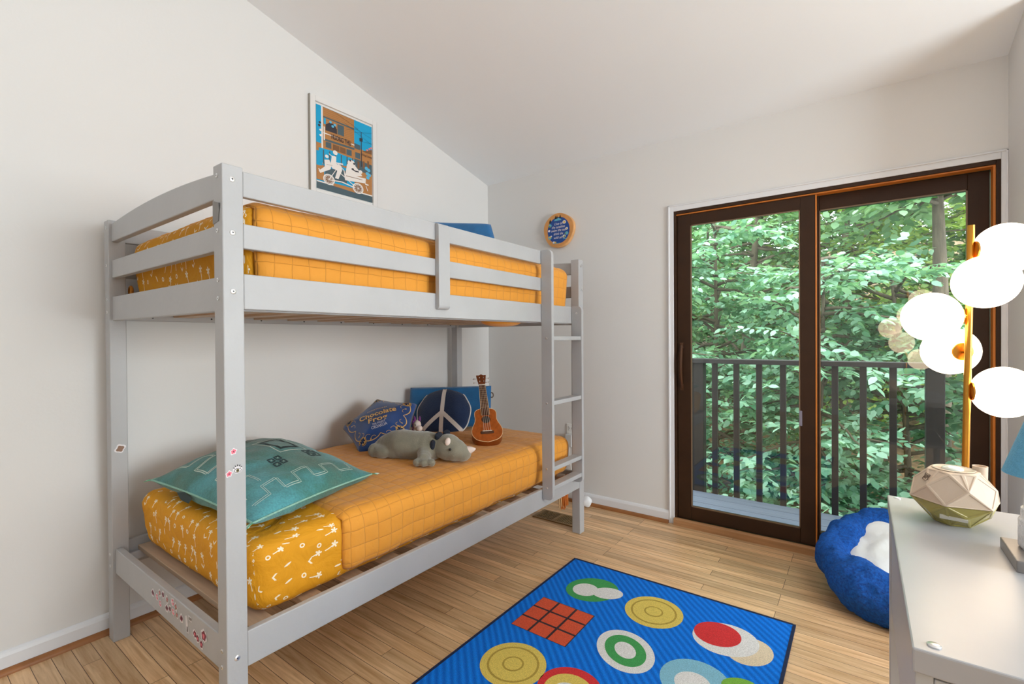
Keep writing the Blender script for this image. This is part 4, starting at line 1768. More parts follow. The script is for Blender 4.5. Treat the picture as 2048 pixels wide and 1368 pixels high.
MR = [rug_mat(), pile('rug_green', S(62, 158, 84)), pile('rug_white', S(226, 226, 226)), pile('rug_gold', S(222, 198, 96)), pile('rug_orange_red', S(214, 82, 48)),
      pile('rug_dark_line', S(52, 36, 44)), pile('rug_red', S(212, 44, 48)), pile('rug_pale_blue', S(132, 190, 214)), pile('rug_cream', S(224, 208, 180)),
      pile('rug_ochre', S(176, 150, 60)), pile('rug_leaf_green', S(120, 178, 62)), pile('rug_border', S(18, 34, 70))]
RX0, RX1, RY0, RY1 = -1.254, -.222, .72, 2.268
RU = empty('rug', ((RX0 + RX1) / 2, (RY0 + RY1) / 2, 0), 'bright blue ribbed rug with gold discs, a red square and coloured ovals', 'rug')
mb = MB()
mb.box(RX0, RX1, RY0, RY1, .001, .008, 0)
TR = lambda a, b, c=0: (a, b, .0081 + c)


def re(cx, cy, rx, ry, mi, lay=0, rot=0.0, a0=0, a1=2 * PI):
    mb.poly(ellipse(cx, cy, rx, ry, 40, a0, a1, rot), TR, lay * .0003, mi)


# green oval with a white centre
re(-1.030, 2.030, .125, .105, 1, 1, rad(45))
re(-1.055, 2.010, .060, .056, 2, 2, rad(45))
re(-.955, 2.040, .050, .070, 2, 3, rad(-60))
# gold discs with an engraved ring
for cx, cy in ((-.730, 2.020), (-1.030, 1.395), (-.60, 1.05)):
    re(cx, cy, .122, .122, 3, 1)
    for q in strip(ellipse(cx, cy, .092, .092, 48), .008, True):
        mb.poly(q, TR, .0007, 9)
    re(cx, cy, .040, .040, 9, 2)
    re(cx, cy, .033, .033, 3, 3)
# red square crossed with dark lines
x0_, x1_, y0_, y1_ = -1.182, -.922, 1.588, 1.842
mb.poly([(x0_, y0_), (x1_, y0_), (x1_, y1_), (x0_, y1_)], TR, .0003, 5)
for i in range(3):
    for j in range(3):
        a0, b0 = x0_ + .088 * i, y0_ + .0865 * j
        mb.poly([(a0 + .002, b0 + .002), (a0 + .080, b0 + .002), (a0 + .080, b0 + .078), (a0 + .002, b0 + .078)], TR, .0006, 4)
# white oval with a green ring
re(-.728, 1.706, .128, .104, 2, 1, rad(-45))
re(-.728, 1.706, .094, .074, 1, 2, rad(-45))
re(-.728, 1.706, .050, .038, 2, 3, rad(-45))
# red and white round motif with a cream side
re(-.345, 1.975, .078, .095, 8, 1, rad(-20))
re(-.435, 2.000, .122, .108, 2, 2, rad(30))
re(-.468, 2.015, .088, .082, 6, 3, rad(30))
# pale blue disc, red and yellow disc, small green leaf at the frame edge
re(-.465, 1.690, .118, .118, 7, 1)
re(-.470, 1.675, .060, .060, 2, 2)
re(-.800, 1.405, .112, .108, 6, 1)
re(-.800, 1.395, .085, .082, 3, 2)
re(-.800, 1.385, .050, .046, 2, 3)
re(-.335, 1.755, .060, .042, 10, 4, rad(30))
re(-.40, 1.30, .11, .11, 4, 1)
re(-.92, .98, .12, .10, 1, 1)
mb.build('pile', MR, RU)
mb = MB()
w = .009
mb.box(RX0 - .002, RX0 + w, RY0, RY1, .001, .0088)
mb.box(RX1 - w, RX1 + .002, RY0, RY1, .001, .0088)
mb.box(RX0 + w, RX1 - w, RY0 - .002, RY0 + w, .001, .0088)
mb.box(RX0 + w, RX1 - w, RY1 - w, RY1 + .002, .001, .0088)
mb.build('bound_edge', MR[11], RU)

# ------------------------------------------------------------------ blue fleece pet bed by the door


def fleece_mat(name, c1, c2):
    m, nt, b = P(name)
    h = NT(nt)
    tc = h.new('ShaderNodeTexCoord')
    n = h.new('ShaderNodeTexNoise')
    n.inputs['Scale'].default_value = 90
    n.inputs['Detail'].default_value = 5
    n.inputs['Roughness'].default_value = .7
    h.l(tc.outputs['Object'], n.inputs['Vector'])
    cr = h.new('ShaderNodeValToRGB')
    cr.color_ramp.elements[0].position, cr.color_ramp.elements[0].color = .3, c1
    cr.color_ramp.elements[1].position, cr.color_ramp.elements[1].color = .7, c2
    h.l(n.outputs['Fac'], cr.inputs['Fac'])
    h.l(cr.outputs['Color'], b.inputs['Base Color'])
    b.inputs['Roughness'].default_value = .95
    b.inputs['Sheen Weight'].default_value = .6
    b.inputs['Sheen Tint'].default_value = c2
    bp = h.new('ShaderNodeBump')
    bp.inputs['Strength'].default_value = .9
    bp.inputs['Distance'].default_value = .012
    h.l(n.outputs['Fac'], bp.inputs['Height'])
    h.l(bp.outputs['Normal'], b.inputs['Normal'])
    return m


PB = empty('pet_bed', (.18, 2.74, 0), 'round blue fleece pet bed with a white middle, propped against the glass door', 'pet bed')
pc = Vector((.165, 2.735, 0))


def pb_pt(th, ph):
    """th round the ring, ph round the tube"""
    rx, ry = .262, .232
    back = .5 + .5 * math.sin(th)
    tr = (.108 - .058 * back) * (1 + .10 * math.sin(3 * th + 1) + .06 * math.sin(7 * th))
    zc_ = .092 + .205 * back ** 1.3
    cx, cy = pc.x + rx * math.cos(th), pc.y + ry * math.sin(th)
    o = Vector((math.cos(th), math.sin(th) * .9, 0))
    p = Vector((cx, cy, zc_)) + o * tr * math.cos(ph) + Vector((0, 0, 1)) * tr * .92 * math.sin(ph)
    k = .030 * nz(p.x, p.y, p.z, 7) + .014 * nz(p.x, p.y, p.z, 17) + .006 * nz(p.x, p.y, p.z, 45)
    p += (o * math.cos(ph) + Vector((0, 0, math.sin(ph)))) * k
    if ph > PI and back > .3:
        p.z -= (zc_ - .092) * .9 * max(0, -math.sin(ph)) ** .5
    p.z = max(.004, p.z)
    p.y = min(p.y, YB - .008)
    p.x = min(p.x, XR - .03)
    return p


n, m_ = 220, 64
mb = MB()
vs = [pb_pt(2 * PI * i / n, 2 * PI * j / m_) for i in range(n) for j in range(m_)]
fs = [(i * m_ + j, i * m_ + (j + 1) % m_, ((i + 1) % n) * m_ + (j + 1) % m_, ((i + 1) % n) * m_ + j) for i in range(n) for j in range(m_)]
mb.add(vs, fs)
mb.build('fleece_rim', fleece_mat('blue_fleece', S(2, 44, 112), S(16, 104, 204)), PB, smooth=True)
mb = MB()
n, m_ = 60, 20
vs, fs = [], []
for j in range(m_ + 1):
    for i in range(n):
        th = 2 * PI * i / n
        r = j / m_
        back = .5 + .5 * math.sin(th) * r
        x = pc.x + .225 * r * math.cos(th)
        y = pc.y + .205 * r * math.sin(th)
        z = .135 + .205 * back ** 1.3 - .02 * r + .018 * nz(x, y, 0, 9) + .008 * nz(x, y, 3, 22)
        vs.append((x, y, z))
for j in range(m_):
    for i in range(n):
        fs.append((j * n + i, j * n + (i + 1) % n, (j + 1) * n + (i + 1) % n, (j + 1) * n + i))
mb.add(vs, fs)
mb.build('white_pad', plain('white_pad', S(222, 224, 222), .85, bump=.4, bscale=30), PB, smooth=True, solid=.02)

# ------------------------------------------------------------------ floor vent, outlet, bundle
V0 = empty('floor_vent', (-1.63, 2.72, 0), 'brass floor register on the boards under the far end of the bunk bed', 'vent')
vx0, vx1, vy0, vy1 = -1.785, -1.475, 2.648, 2.80
mb = MB()
mb.box(vx0, vx1, vy0, vy0 + .018, .0005, .007)
mb.box(vx0, vx1, vy1 - .018, vy1, .0005, .007)
mb.box(vx0, vx0 + .022, vy0 + .018, vy1 - .018, .0005, .007)
mb.box(vx1 - .022, vx1, vy0 + .018, vy1 - .018, .0005, .007)
mb.box((vx0 + vx1) / 2 - .008, (vx0 + vx1) / 2 + .008, vy0 + .018, vy1 - .018, .0005, .007)
MVENT = plain('antique_brass', S(150, 120, 78), .4, metal=.6, var=.2, vscale=20)
mb.build('frame', MVENT, V0)
mb = MB()
mb.box(vx0 + .02, vx1 - .02, vy0 + .016, vy1 - .016, .0005, .002)
mb.build('duct', MDARK, V0)
for a, b in ((vx0 + .022, (vx0 + vx1) / 2 - .008), ((vx0 + vx1) / 2 + .008, vx1 - .022)):
    k = int((b - a) / .0135)
    for i in range(k):
        x = a + (b - a) * (i + .5) / k
        mb = MB()
        mb.box(x - .003, x + .003, vy0 + .018, vy1 - .018, .002, .006)
        mb.build('louver', MVENT, V0)

OT = empty('wall_outlet', (-1.73, YB, .46), 'white wall outlet on the back wall behind the bed ladder', 'outlet')
mb = MB()
mb.box(-1.766, -1.694, YB - .006, YB - .0005, .452, .566)
pl_ = mb.build('plate', MWHITEP, OT, bevel=.002)
mb = MB()
mb.box(-1.747, -1.713, YB - .009, YB - .006, .516, .550)
mb.box(-1.747, -1.713, YB - .009, YB - .006, .468, .502)
mb.build('socket', MWHITEP, pl_, bevel=.001)
mb = MB()
for dx in (-.007, .007):
    mb.box(-1.730 + dx - .001, -1.730 + dx + .001, YB - .0093, YB - .0088, .528, .540)
mb.build('slot', MDARK, pl_)
AD = empty('power_adapter', (-1.73, YB - .02, .40), 'pale grey power adapter plugged into the wall outlet behind the ladder', 'adapter')
mb = MB()
mb.box(-1.757, -1.703, YB - .045, YB - .010, .405, .495)
mb.build('case', plain('pale_grey_plastic', S(205, 206, 206), .4), AD, bevel=.005)
mb = MB()
mb.tube([(-1.728, YB - .028, .405), (-1.728, YB - .028, .35), (-1.722, YB - .02, .25), (-1.70, YB - .038, .12), (-1.62, YB - .05, .03), (-1.585, YB - .06, .02)], .0028, 8)
mb.build('cord', MWHITEP, AD, smooth=True)
mb = MB()
vs = []
mb.ball((-1.572, YB - .075, .040), (.044, .034, .038), 26, 18)
mb.v = [tuple(Vector(p) + Vector((nz(*p, 30), nz(p[1], p[0], p[2], 30), nz(p[2], p[1], p[0], 30) * .5)) * .007) for p in mb.v]
o = mb.build('white_bundle', plain('white_cloth', S(238, 240, 243), .8), smooth=True)
o.location.z += .004
setp(o, 'small white rounded bundle on the floor against the baseboard beside the bed post', 'bundle')

# ------------------------------------------------------------------ desk with drawer front along the right wall
MDESK = plain('pale_grey_lacquer', S(178, 178, 181), .32, spec=.5, var=.02, vscale=9)
MDESKS = plain('grey_lacquer_side', S(190, 190, 190), .4)
DKX0, DKX1, DKY0, DKY1, DKZ = .062, .520, .951, 1.826, .72
DK = empty('desk', ((DKX0 + DKX1) / 2, (DKY0 + DKY1) / 2, 0), 'pale grey painted desk at the right edge, holding the faceted diffuser and a lamp', 'desk')
mb = MB()
mb.box(DKX0, DKX1, DKY0, DKY1, DKZ - .038, DKZ)
dtop = mb.build('top', MDESK, DK, bevel=.003)
for x, y in ((.090, .975), (.085, 1.806), (.49, .975), (.49, 1.806)):
    mb = MB()
    disc_on(mb, (x, y, DKZ), (0, 0, 1), .009, .003, 0)
    mb.build('bolt', MBOLT, dtop, smooth=True, angle=40)
for x in (DKX0 + .004, DKX1 - .026):
    mb = MB()
    mb.box(x, x + .022, DKY0 + .006, DKY0 + .225, 0, DKZ - .0385)
    mb.build('side_panel', MDESKS, DK, bevel=.002)
    mb = MB()
    mb.box(x + .004, x + .022, DKY0 + .2255, DKY1 - .05, .40, DKZ - .0385)
    mb.build('side_panel', MDESKS, DK, bevel=.002)
    mb = MB()
    mb.box(x, x + .045, DKY1 - .0495, DKY1 - .004, 0, DKZ - .0385)
    mb.build('leg', MDESKS, DK, bevel=.002)
mb = MB()
mb.box(DKX0 + .0265, DKX1 - .0265, DKY0 + .006, DKY0 + .024, .40, DKZ - .042)
dr = mb.build('drawer', MDESKS, DK, bevel=.002)
mb = MB()
mb.ball(((DKX0 + DKX1) / 2, DKY0 - .006, .54), .014, 14, 10)
mb.build('knob', MBOLT, dr, smooth=True)
mb = MB()
mb.box(DKX0 + .0265, DKX1 - .0265, DKY0 + .024, DKY1 - .05, .380, .398)
mb.build('shelf', MDESK, DK)

# ------------------------------------------------------------------ faceted diffuser
MSAND = plain('warm_sand_plastic', S(212, 190, 168), .5, bump=.03, bscale=300)
MOLIVE = plain('smoky_olive_tank', S(158, 146, 74), .2, spec=.6, coat=.3)
DF = empty('diffuser', (.192, 1.655, DKZ), 'faceted sand coloured diffuser with an olive water tank on the desk', 'diffuser')
dc = Vector((.190, 1.655, DKZ))


FACES = {}


def facet(name, want):
    """frame on the facet facing the wanted direction"""
    w = Vector(want).normalized()
    c, n, a = max((f for f in FACES[name] if f[2] > 2e-4), key=lambda f: f[1].dot(w))
    x = Vector((0, 0, 1)).cross(n).normalized()
    return frame(dc + c, x, n.cross(x))


def hull(name, rings, mat, parent, rot=0.0, inset=.010, bev=.003):
    bm = bmesh.new()
    for r, z, nn, off in rings:
        for k in range(nn):
            t = 2 * PI * (k + off) / nn + rot
            bm.verts.new((r * math.cos(t), r * math.sin(t), z))
    bmesh.ops.convex_hull(bm, input=bm.verts)
    bmesh.ops.dissolve_limit(bm, angle_limit=rad(4), verts=bm.verts, edges=bm.edges)
    side = [f for f in bm.faces if abs(f.normal.z) < .93 and f.calc_area() > 4e-4]
    if inset:
        bmesh.ops.inset_individual(bm, faces=side, thickness=inset * .55, depth=0)
        bmesh.ops.inset_individual(bm, faces=[f for f in side], thickness=inset * .12, depth=-.0014)
    FACES[name] = [(f.calc_center_median().copy(), f.normal.copy(), f.calc_area()) for f in bm.faces]
    me = bpy.data.meshes.new(name)
    bm.to_mesh(me)
    bm.free()
    me.materials.append(mat)
    o = bpy.data.objects.new(name, me)
    COL.objects.link(o)
    o.parent = parent
    o.location = dc - Vector(parent.location)
    md = o.modifiers.new('bevel', 'BEVEL')
    md.width = bev
    md.segments = 3
    md.limit_method = 'ANGLE'
    md.angle_limit = rad(12)
    return o


hull('upper_shell', [(.0920, .060, 6, 0), (.081, .100, 6, .5), (.054, .134, 6, 0), (.046, .1365, 12, 0)], MSAND, DF, rad(14))
hull('water_tank', [(.0905, .059, 6, 0), (.070, .030, 6, .5), (.040, .0, 6, 0), (.034, 0, 12, 0)], MOLIVE, DF, rad(14), .012)
mb = MB()
TDF = lambda x, y, z: (dc.x + x, dc.y + y, dc.z + z)
mb.lathe([(.041, .1360), (.043, .1388), (.040, .1392), (.037, .1370), (.001, .1367)], TDF, 32)
mb.build('mist_well', plain('well_grey', S(190, 176, 160), .35), DF, smooth=True, angle=40)
mb = MB()
mb.ball((dc.x - .002, dc.y, dc.z + .1368), (.022, .022, .009), 24, 14)
mb.build('mist_cap', plain('pearl_cap', S(230, 236, 226), .12, coat=.5), DF, smooth=True)
mb = MB()
mb.lathe([(.0145, .112), (.0150, .148), (.0130, .148), (.0125, .138), (.001, .138)], lambda x, y, z: (dc.x + .052 + x, dc.y + .020 + y, dc.z + z), 24)
mb.build('mist_spout', MSAND, DF, smooth=True, angle=40)
# paper label low on the tank and a small outlined emblem on the shell
TLB = facet('water_tank', (-.12, -.9, -.4))
mb = MB()
mb.box(-.026, .026, -.010, .001, -.002, .0034, 0, TLB)
mb.build('paper_label', plain('paper_label', S(226, 222, 208), .5), DF)
TEM = facet('upper_shell', (-.8, -.55, .35))
mb = MB()
for q in strip([(-.011, -.009), (.011, -.009), (.011, -.004), (.0085, 0), (.011, .004), (.011, .009), (-.011, .009), (-.011, .004), (-.0085, 0), (-.011, -.004)], .0009, True):
    mb.prism(q, -.002, .0008, TEM)
for x in (-.004, 0, .004):
    mb.prism([(x - .0006, -.005), (x + .0006, -.005), (x + .0006, .005), (x - .0006, .005)], -.002, .0008, TEM)
mb.prism([(-.006, .0046), (.006, .0046), (.006, .0058), (-.006, .0058)], -.002, .0008, TEM)
mb.build('emblem', plain('emblem_brown', S(132, 112, 96), .6), DF)

# ------------------------------------------------------------------ table lamp
TL = empty('table_lamp', (.322, 1.465, DKZ), 'small table lamp with blue shade and white carved body on the desk', 'lamp')
mb = MB()
mb.box(.252, .400, 1.375, 1.520, DKZ, DKZ + .024)
mb.build('base', plain('brushed_grey_base', S(142, 138, 136), .35, metal=.4, var=.1), TL, bevel=.002)
lx, ly, lz = .325, 1.466, DKZ + .024
TLm = lambda x, y, z: (lx + x, ly + y, lz + z)
mb = MB()
prof = [(.050, 0), (.054, .006), (.054, .060), (.052, .064), (.050, .066), (.050, .085), (.046, .088), (.045, .118), (.040, .124), (.020, .130), (.012, .138), (.012, .165)]
mb.lathe(prof, TLm, 40)
mb.build('body', plain('white_carved_ceramic', S(232, 232, 234), .5, bump=1.0, bscale=70), TL, smooth=True, angle=50)
mb = MB()
mb.lathe([(.079, .160), (.036, .300), (.0345, .300), (.0775, .160)], lambda x, y, z: TLm(x, y, z), 48, 0, cap=False)
mb.build('shade', plain('blue_linen_shade', S(98, 168, 204), .8, bump=.3, bscale=260, var=.08, vscale=160), TL, smooth=True, angle=60)
mb = MB()
mb.tube([TLm(0, 0, .160), TLm(0, 0, .29)], .006, 10)
mb.ball(TLm(0, 0, .215), .024, 16, 12)
mb.build('bulb', MWHITEP, TL, smooth=True)

# ------------------------------------------------------------------ floor lamp with opal globes
FLP = empty('floor_lamp', (.242, 1.955, 0), 'tall brass floor lamp with five lit white globes beside the glass door', 'lamp')
p_bot, p_top = Vector((.238, 1.955, .02)), Vector((.262, 1.950, 1.527))


def pole_at(z):
    return p_bot + (p_top - p_bot) * ((z - p_bot.z) / (p_top.z - p_bot.z))


mb = MB()
mb.lathe([(.115, 0), (.115, .016), (.108, .021), (.012, .024)], lambda x, y, z: (p_bot.x + x, p_bot.y + y, z), 40)
mb.build('base', MBRASS, FLP, smooth=True, angle=40)
mb = MB()
mb.tube([p_bot, p_top], .0088, 20)
mb.build('pole', MBRASS, FLP, smooth=True, angle=60)
for g in ((.338, 1.972, 1.452), (.280, 1.862, 1.350), (.171, 1.928, 1.257), (.226, 2.042, 1.151), (.333, 1.962, 1.034)):
    g = Vector(g)
    p = pole_at(g.z)
    d = (g - p)
    d.z = 0
    d.normalize()
    gr = .0735
    mb = MB()
    e = g - d * (gr - .004)
    mb.tube([p, e - d * .004], .0062, 12)
    arm = mb.build('arm', MBRASS, FLP, smooth=True, angle=60)
    mb = MB()
    mb.tube([e - d * .005, e - d * .002, e + d * .003], [.010, .026, .028], 24)
    mb.build('cap', MBRASS, arm, smooth=True, angle=50)
    mb = MB()
    mb.ball(g, gr, 40, 28)
    mb.build('globe', MGLOBE, FLP, smooth=True)

# stand of the added fill uplight, unseen behind the camera
TO = empty('added_uplight_stand', (.15, -1.15, 0), 'added white uplight stand, unseen behind the camera, filling the room off the ceiling', 'lamp')
mb = MB()
mb.lathe([(.14, 0), (.14, .02), (.02, .03), (.014, .05)], lambda x, y, z: (.15 + x, -1.15 + y, z), 32)
mb.build('base', MWHITEP, TO, smooth=True, angle=40)
mb = MB()
mb.tube([(.15, -1.15, .03), (.15, -1.15, 1.66)], .014, 14)
mb.build('pole', MWHITEP, TO, smooth=True, angle=60)
mb = MB()
mb.lathe([(.02, 1.65), (.12, 1.68), (.19, 1.76), (.21, 1.83), (.205, 1.83), (.185, 1.765), (.115, 1.69), (.001, 1.67)], lambda x, y, z: (.15 + x, -1.15 + y, z), 40)
mb.build('bowl', MWHITEP, TO, smooth=True, angle=60)

# ------------------------------------------------------------------ framed print on the left wall
PXW = XL
FR = empty('framed_print', (XL + .01, 1.715, 2.02), 'white framed street print in blue and ochre above the upper bunk', 'picture')
fy0, fy1, fz0, fz1 = 1.492, 1.945, 2.018, 2.583
mb = MB()
t = .030
for a0, a1, b0, b1 in ((fy0, fy0 + t, fz0, fz1), (fy1 - t, fy1, fz0, fz1), (fy0 + t, fy1 - t, fz0, fz0 + t), (fy0 + t, fy1 - t, fz1 - t, fz1)):
    mb.box(XL + .001, XL + .022, a0, a1, b0, b1)
mb.build('frame', plain('white_frame', S(226, 224, 222), .4), FR, bevel=.002)
mb = MB()
for a0, a1, b0, b1 in ((fy0 - .003, fy0 - .0002, fz0, fz1), (fy1 + .0002, fy1 + .003, fz0, fz1)):
    mb.box(XL + .001, XL + .018, a0, a1, b0, b1)
mb.build('frame_side', plain('frame_edge', S(150, 144, 134), .5), FR)
# print: affine map from the drawing (588 x 880 units) to the sheet
SY0, SY1, SZ0, SZ1 = 1.531, 1.912, 2.064, 2.541


def pr(x, y, c=0.0):
    """x 0..588 to the right, y 0..880 downwards"""
    return (XL + .012 + c, SY0 + (SY1 - SY0) * x / 588, SZ1 - (SZ1 - SZ0) * y / 880)


def un(px, py):
    """undo the slant of the picture as seen"""
    s_ = (px - 167) / 588
    tp, bt = 205 + 250 * s_, 1085 + 150 * s_
    return ((px - 167), (py - tp) / (bt - tp) * 880)


CM = [plain('print_paper', S(226, 224, 220), .5), plain('print_sky', S(0, 158, 206), .5), plain('print_ochre', S(178, 122, 66), .5), plain('print_slate', S(72, 92, 100), .5),
      plain('print_white', S(232, 226, 220), .5), plain('print_dark', S(48, 44, 52), .5), plain('print_brown', S(124, 84, 50), .5), plain('print_pale_blue', S(86, 178, 216), .5), plain('print_pink', S(226, 120, 116), .5)]
mb = MB()
mb.add([(XL + .010, fy0 + t, fz0 + t), (XL + .010, fy1 - t, fz0 + t), (XL + .010, fy1 - t, fz1 - t), (XL + .010, fy0 + t, fz1 - t)], [(0, 1, 2, 3)], 0)
LAY = [0]


def pp(pts, mi, raw=False):
    LAY[0] += 1
    q = pts if raw else [un(*p) for p in pts]
    mb.add([pr(min(588, max(0, a)), min(880, max(0, b)), LAY[0] * .00002) for a, b in q], [list(range(len(q)))], mi)


def pc_(cx, cy, r, mi, ry=None):
    c0 = un(cx, cy)
    pp([(c0[0] + r * math.cos(2 * PI * k / 24), c0[1] + (ry or r) * math.sin(2 * PI * k / 24)) for k in range(24)], mi, True)


def ps(pts, w, mi):
    for q in strip([un(*p) for p in pts], w):
        pp(q, mi, True)


def pring(cx, cy, r, w, mi):
    c0 = un(cx, cy)
    for q in strip([(c0[0] + r * math.cos(2 * PI * k / 28), c0[1] + r * math.sin(2 * PI * k / 28)) for k in range(28)], w, True):
        pp(q, mi, True)


pp([(0, 0), (588, 0), (588, 880), (0, 880)], 1, True)
pp([(217, 228), (556, 372), (556, 900), (217, 800)], 2)                # building
pp([(167, 600), (230, 625), (230, 980), (167, 980)], 2)
pp([(167, 690), (225, 700), (225, 860), (167, 840)], 1)
pp([(556, 640), (755, 740), (755, 1200), (556, 1120)], 2)              # right-hand block
pp([(556, 770), (755, 850), (755, 950), (556, 890)], 3)
for x in (590, 650, 700):
    pp([(x, 800), (x + 22, 808), (x + 22, 880), (x, 874)], 6)
pp([(217, 228), (232, 236), (232, 830), (217, 820)], 4)                # pale pipe
for k in range(16):
    ps([(240 + 2 * k, 240 + 22 * k), (552, 372 + 17 * k)], 2.0, 6)
pp([(236, 330), (556, 460), (556, 475), (236, 345)], 3)                # awning
pp([(240, 350), (262, 360), (262, 420), (240, 412)], 1)
pp([(378, 415), (446, 440), (446, 545), (378, 520)], 3)                # dark window
pp([(258, 420), (300, 400), (345, 420), (372, 470), (372, 520), (258, 480)], 5)
for x, y in ((308, 395), (352, 425), (330, 440)):
    pc_(x, y, 13, 7)
pp([(236, 500), (556, 630), (556, 640), (236, 512)], 4)
pp([(236, 512), (520, 612), (520, 650), (236, 565)], 2)                # sign board
pp([(236, 565), (556, 665), (556, 685), (236, 585)], 3)
for x in (258, 470, 565):
    pp([(x, 598 + (x - 258) * .35), (x + 56, 615 + (x - 258) * .35), (x + 56, 676 + (x - 258) * .35), (x, 656 + (x - 258) * .35)], 3)
for x0_, x1_ in ((330, 396), (402, 462)):
    pp([(x0_, 625 + (x0_ - 330) * .33), (x1_, 647 + (x0_ - 330) * .33), (x1_, 705 + (x0_ - 330) * .33), (x0_, 683 + (x0_ - 330) * .33)], 6)
pp([(190, 660), (345, 700), (520, 770), (556, 790), (556, 860), (190, 820)], 1)   # blue shop front
for k in range(12):
    x = 200 + 30 * k
    pp([(x, 675 + .28 * (x - 200)), (x + 12, 679 + .28 * (x - 200)), (x + 12, 830 + .1 * (x - 200)), (x, 826 + .1 * (x - 200))], 3 if k % 2 else 1)
pp([(556, 612), (622, 640), (622, 690), (556, 665)], 3)
pp([(630, 500), (636, 500), (640, 860), (628, 860)], 5)                # pole and wires
for a, b in (((330, 275), (600, 470)), ((556, 450), (755, 580)), ((450, 400), (755, 640)), ((556, 500), (755, 520)), ((470, 470), (600, 470)), ((640, 600), (755, 628))):
    ps([a, b], 2.4, 5)
pp([(612, 560), (650, 566), (648, 600), (614, 596)], 5)
pp([(640, 700), (755, 690), (755, 740), (640, 700)], 6)
for x, y in ((700, 690), (725, 680), (745, 672)):
    pc_(x, y, 10, 8)
for x, y in ((690, 880), (715, 900), (700, 935), (722, 950), (705, 975)):
    pc_(x, y, 20, 7)
for x, y in ((202, 400), (196, 430)):
    pc_(x, y, 12, 5)
for x, y in ((212, 480), (212, 535)):
    pc_(x, y, 16, 4, 12)
pp([(238, 440), (250, 445), (250, 585), (238, 580)], 4)
pp([(167, 850), (240, 850), (240, 1010), (167, 990)], 2)
pp([(167, 1010), (755, 1170), (755, 1240), (167, 1090)], 3)            # street
pp([(167, 1003), (755, 1160), (755, 1172), (167, 1015)], 4)
pp([(330, 1030), (560, 1090), (560, 1130), (330, 1060)], 2)
pp([(250, 880), (480, 900), (470, 1040), (250, 1000)], 3)
# cyclo in white line work
for cx, cy, r in ((287, 995, 58), (592, 1085, 60)):
    pc_(cx, cy, r, 4)
    pc_(cx, cy, r - 13, 6)
    pring(cx, cy, r - 20, 5, 4)
    for k in range(10):
        c0 = un(cx, cy)
        a = PI * k / 5
        for q in strip([c0, (c0[0] + (r - 14) * math.cos(a), c0[1] + (r - 14) * math.sin(a))], 2.5):
            pp(q, mi=4, raw=True)
ps([(287, 995), (360, 890), (540, 1050)], 10, 4)
ps([(300, 1000), (420, 1020), (560, 1080)], 12, 4)
ps([(380, 830), (440, 900), (455, 1000)], 9, 4)
pp([(450, 930), (680, 985), (675, 1035), (450, 1000)], 4)              # passenger box
pp([(460, 950), (640, 995), (640, 1000), (460, 956)], 6)
pp([(470, 840), (500, 795), (545, 800), (560, 850), (600, 900), (640, 960), (520, 960), (455, 930)], 4)   # seated white bear figure
pc_(520, 830, 42, 4)
for x, y in ((507, 795), (549, 830), (535, 885)):
    pc_(x, y, 11, 5)
ps([(520, 880), (560, 905), (600, 915)], 14, 5)
pc_(620, 915, 20, 4)
pc_(350, 715, 24, 4)                                                   # rider
pp([(315, 745), (360, 755), (358, 830), (410, 850), (420, 900), (380, 990), (345, 980), (370, 900), (320, 880), (300, 840)], 4)
ps([(350, 820), (430, 835)], 14, 4)
ps([(335, 770), (285, 725)], 8, 4)
pc_(265, 755, 18, 4)                                                   # child behind
pp([(240, 790), (290, 790), (310, 850), (300, 890), (200, 930), (185, 905), (245, 860)], 4)
ps([(185, 880), (200, 920)], 10, 4)
ps([(262, 838), (320, 850)], 3, 6)
ps([(670, 1040), (710, 1055)], 14, 4)
ps([(680, 1060), (700, 1115)], 7, 4)
vs, fs = text_mesh('HUONG THU', 62, 205, bold=.8)
c0 = un(415, 585)
c1 = un(320, 552)
LAY[0] += 2
mb.add([pr(c0[0] + a, c0[1] + 22 - b * 1.2, LAY[0] * .00002) for a, b in vs], fs, 5)
vs, fs = text_mesh('Ong Cuong', 34, 108, bold=.3)
c0 = un(695, 752)
mb.add([pr(c0[0] + a, c0[1] + 10 - b, LAY[0] * .00002 + .0001) for a, b in vs], fs, 5)
mb.build('print', CM, FR)

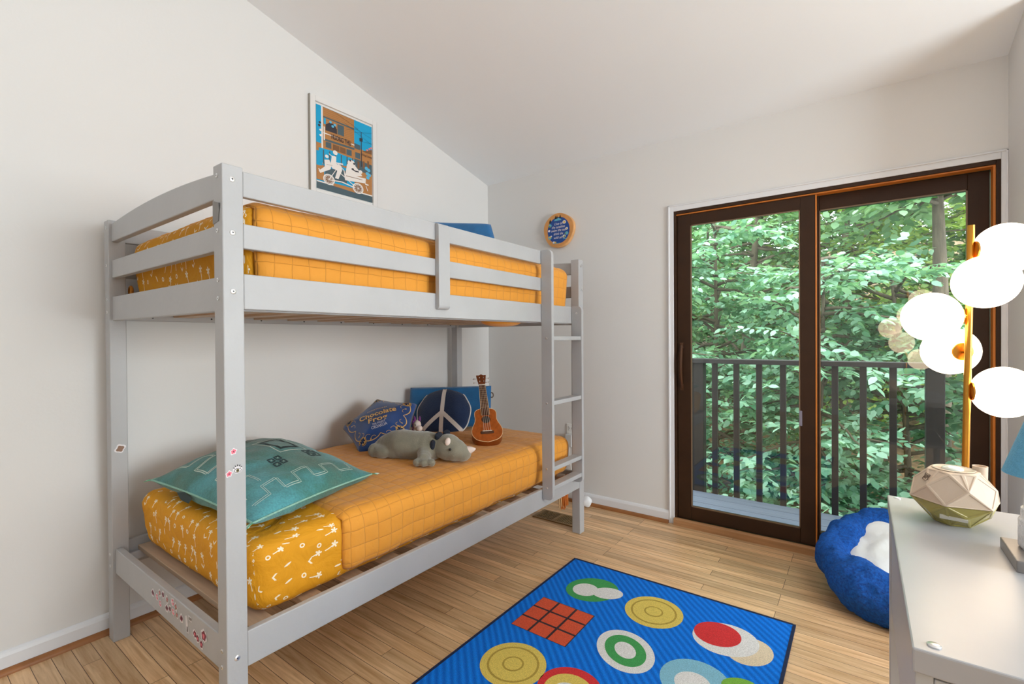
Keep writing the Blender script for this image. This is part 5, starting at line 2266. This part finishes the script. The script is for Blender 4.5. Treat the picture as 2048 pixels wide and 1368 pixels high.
# ------------------------------------------------------------------ wooden plaque
PLQ = empty('plaque', (-1.809, YB - .01, 1.87), 'round wood slice plaque with blue painted verse on the back wall', 'plaque')
TPQ = lambda a, b, c=0.0: (-1.811 + a, YB - .002 - c, 2.001 + b)
mb = MB()
wob = [(.127 * (1 + .02 * math.sin(3 * t + .5) + .012 * math.sin(5 * t)) * math.cos(t), .127 * (1 + .02 * math.sin(3 * t + .5) + .012 * math.sin(5 * t)) * math.sin(t)) for t in [2 * PI * k / 60 for k in range(60)]]
mb.prism(wob, 0, .030, TPQ)
mb.build('wood_slice', plain('pale_bark_edge', S(222, 168, 112), .6, var=.12, vscale=20), PLQ, smooth=True, angle=40)
mb = MB()
mb.prism([(x * .97, y * .97) for x, y in wob], .0302, .0312, TPQ)
mb.build('cut_face', plain('honey_wood', S(214, 150, 84), .5, var=.12, vscale=16), PLQ)
mb = MB()
PCM = [plain('plaque_blue', S(20, 70, 146), .5), plain('plaque_white', S(228, 220, 226), .5), plain('plaque_aqua', S(96, 176, 200), .5), plain('plaque_green', S(120, 150, 70), .5), plain('plaque_pine', S(26, 40, 30), .6),
       plain('plaque_yellow', S(220, 190, 90), .5)]
mb.prism(ellipse(.002, -.002, .094, .098, 48), .0313, .0318, TPQ, 0)
z0 = .0320


def pq(pts, mi, k=0):
    mb.add([TPQ(a, b, z0 + k * .0003) for a, b in pts], [list(range(len(pts)))], mi)


pq([(-.03, .078), (-.005, .092), (.022, .080), (.03, .070), (-.035, .070)], 2)
for x in (-.024, -.016, -.008, .014, .022):
    pq([(x - .005, .085), (x + .005, .085), (x, .112)], 4, 1)
for x, y in ((-.072, .058), (-.066, .064)):
    pq([(x - .007, y), (x + .007, y), (x, y + .026)], 4, 1)
for x, y, r, mi in ((-.070, .040, .014, 2), (-.074, .034, .008, 3), (.052, .052, .015, 1), (.052, .052, .009, 5), (-.078, .002, .010, 1), (.072, .002, .011, 1), (.072, .002, .005, 5), (-.072, -.050, .015, 2), (-.070, -.046, .009, 5), (-.060, -.04, .007, 1),
                    (.072, -.032, .014, 2), (.060, -.034, .006, 3), (.050, -.052, .013, 1), (.052, -.054, .008, 3), (-.038, -.088, .010, 1), (-.024, -.090, .008, 5)):
    pq(ellipse(x, y, r, r * .85, 18), mi, 1 if r > .009 else 2)
pq([(.04, -.068), (.075, -.066), (.072, -.072), (.045, -.074)], 2)
pq([(-.05, -.094), (.02, -.096), (.015, -.099), (-.045, -.098)], 2, 2)
for line, y, wd in (('Live in', .044, .068), ('the sunshine', .020, .112), ('swim the sea', -.004, .124), ('drink the', -.030, .080), ('wild air.', -.058, .076)):
    vs, fs = text_mesh(line, .026, wd, shear=.35, bold=.0002)
    mb.add([TPQ(a, b + y - .006, z0 + .0008) for a, b in vs], fs, 1)
mb.build('painted_disc', PCM, PLQ)
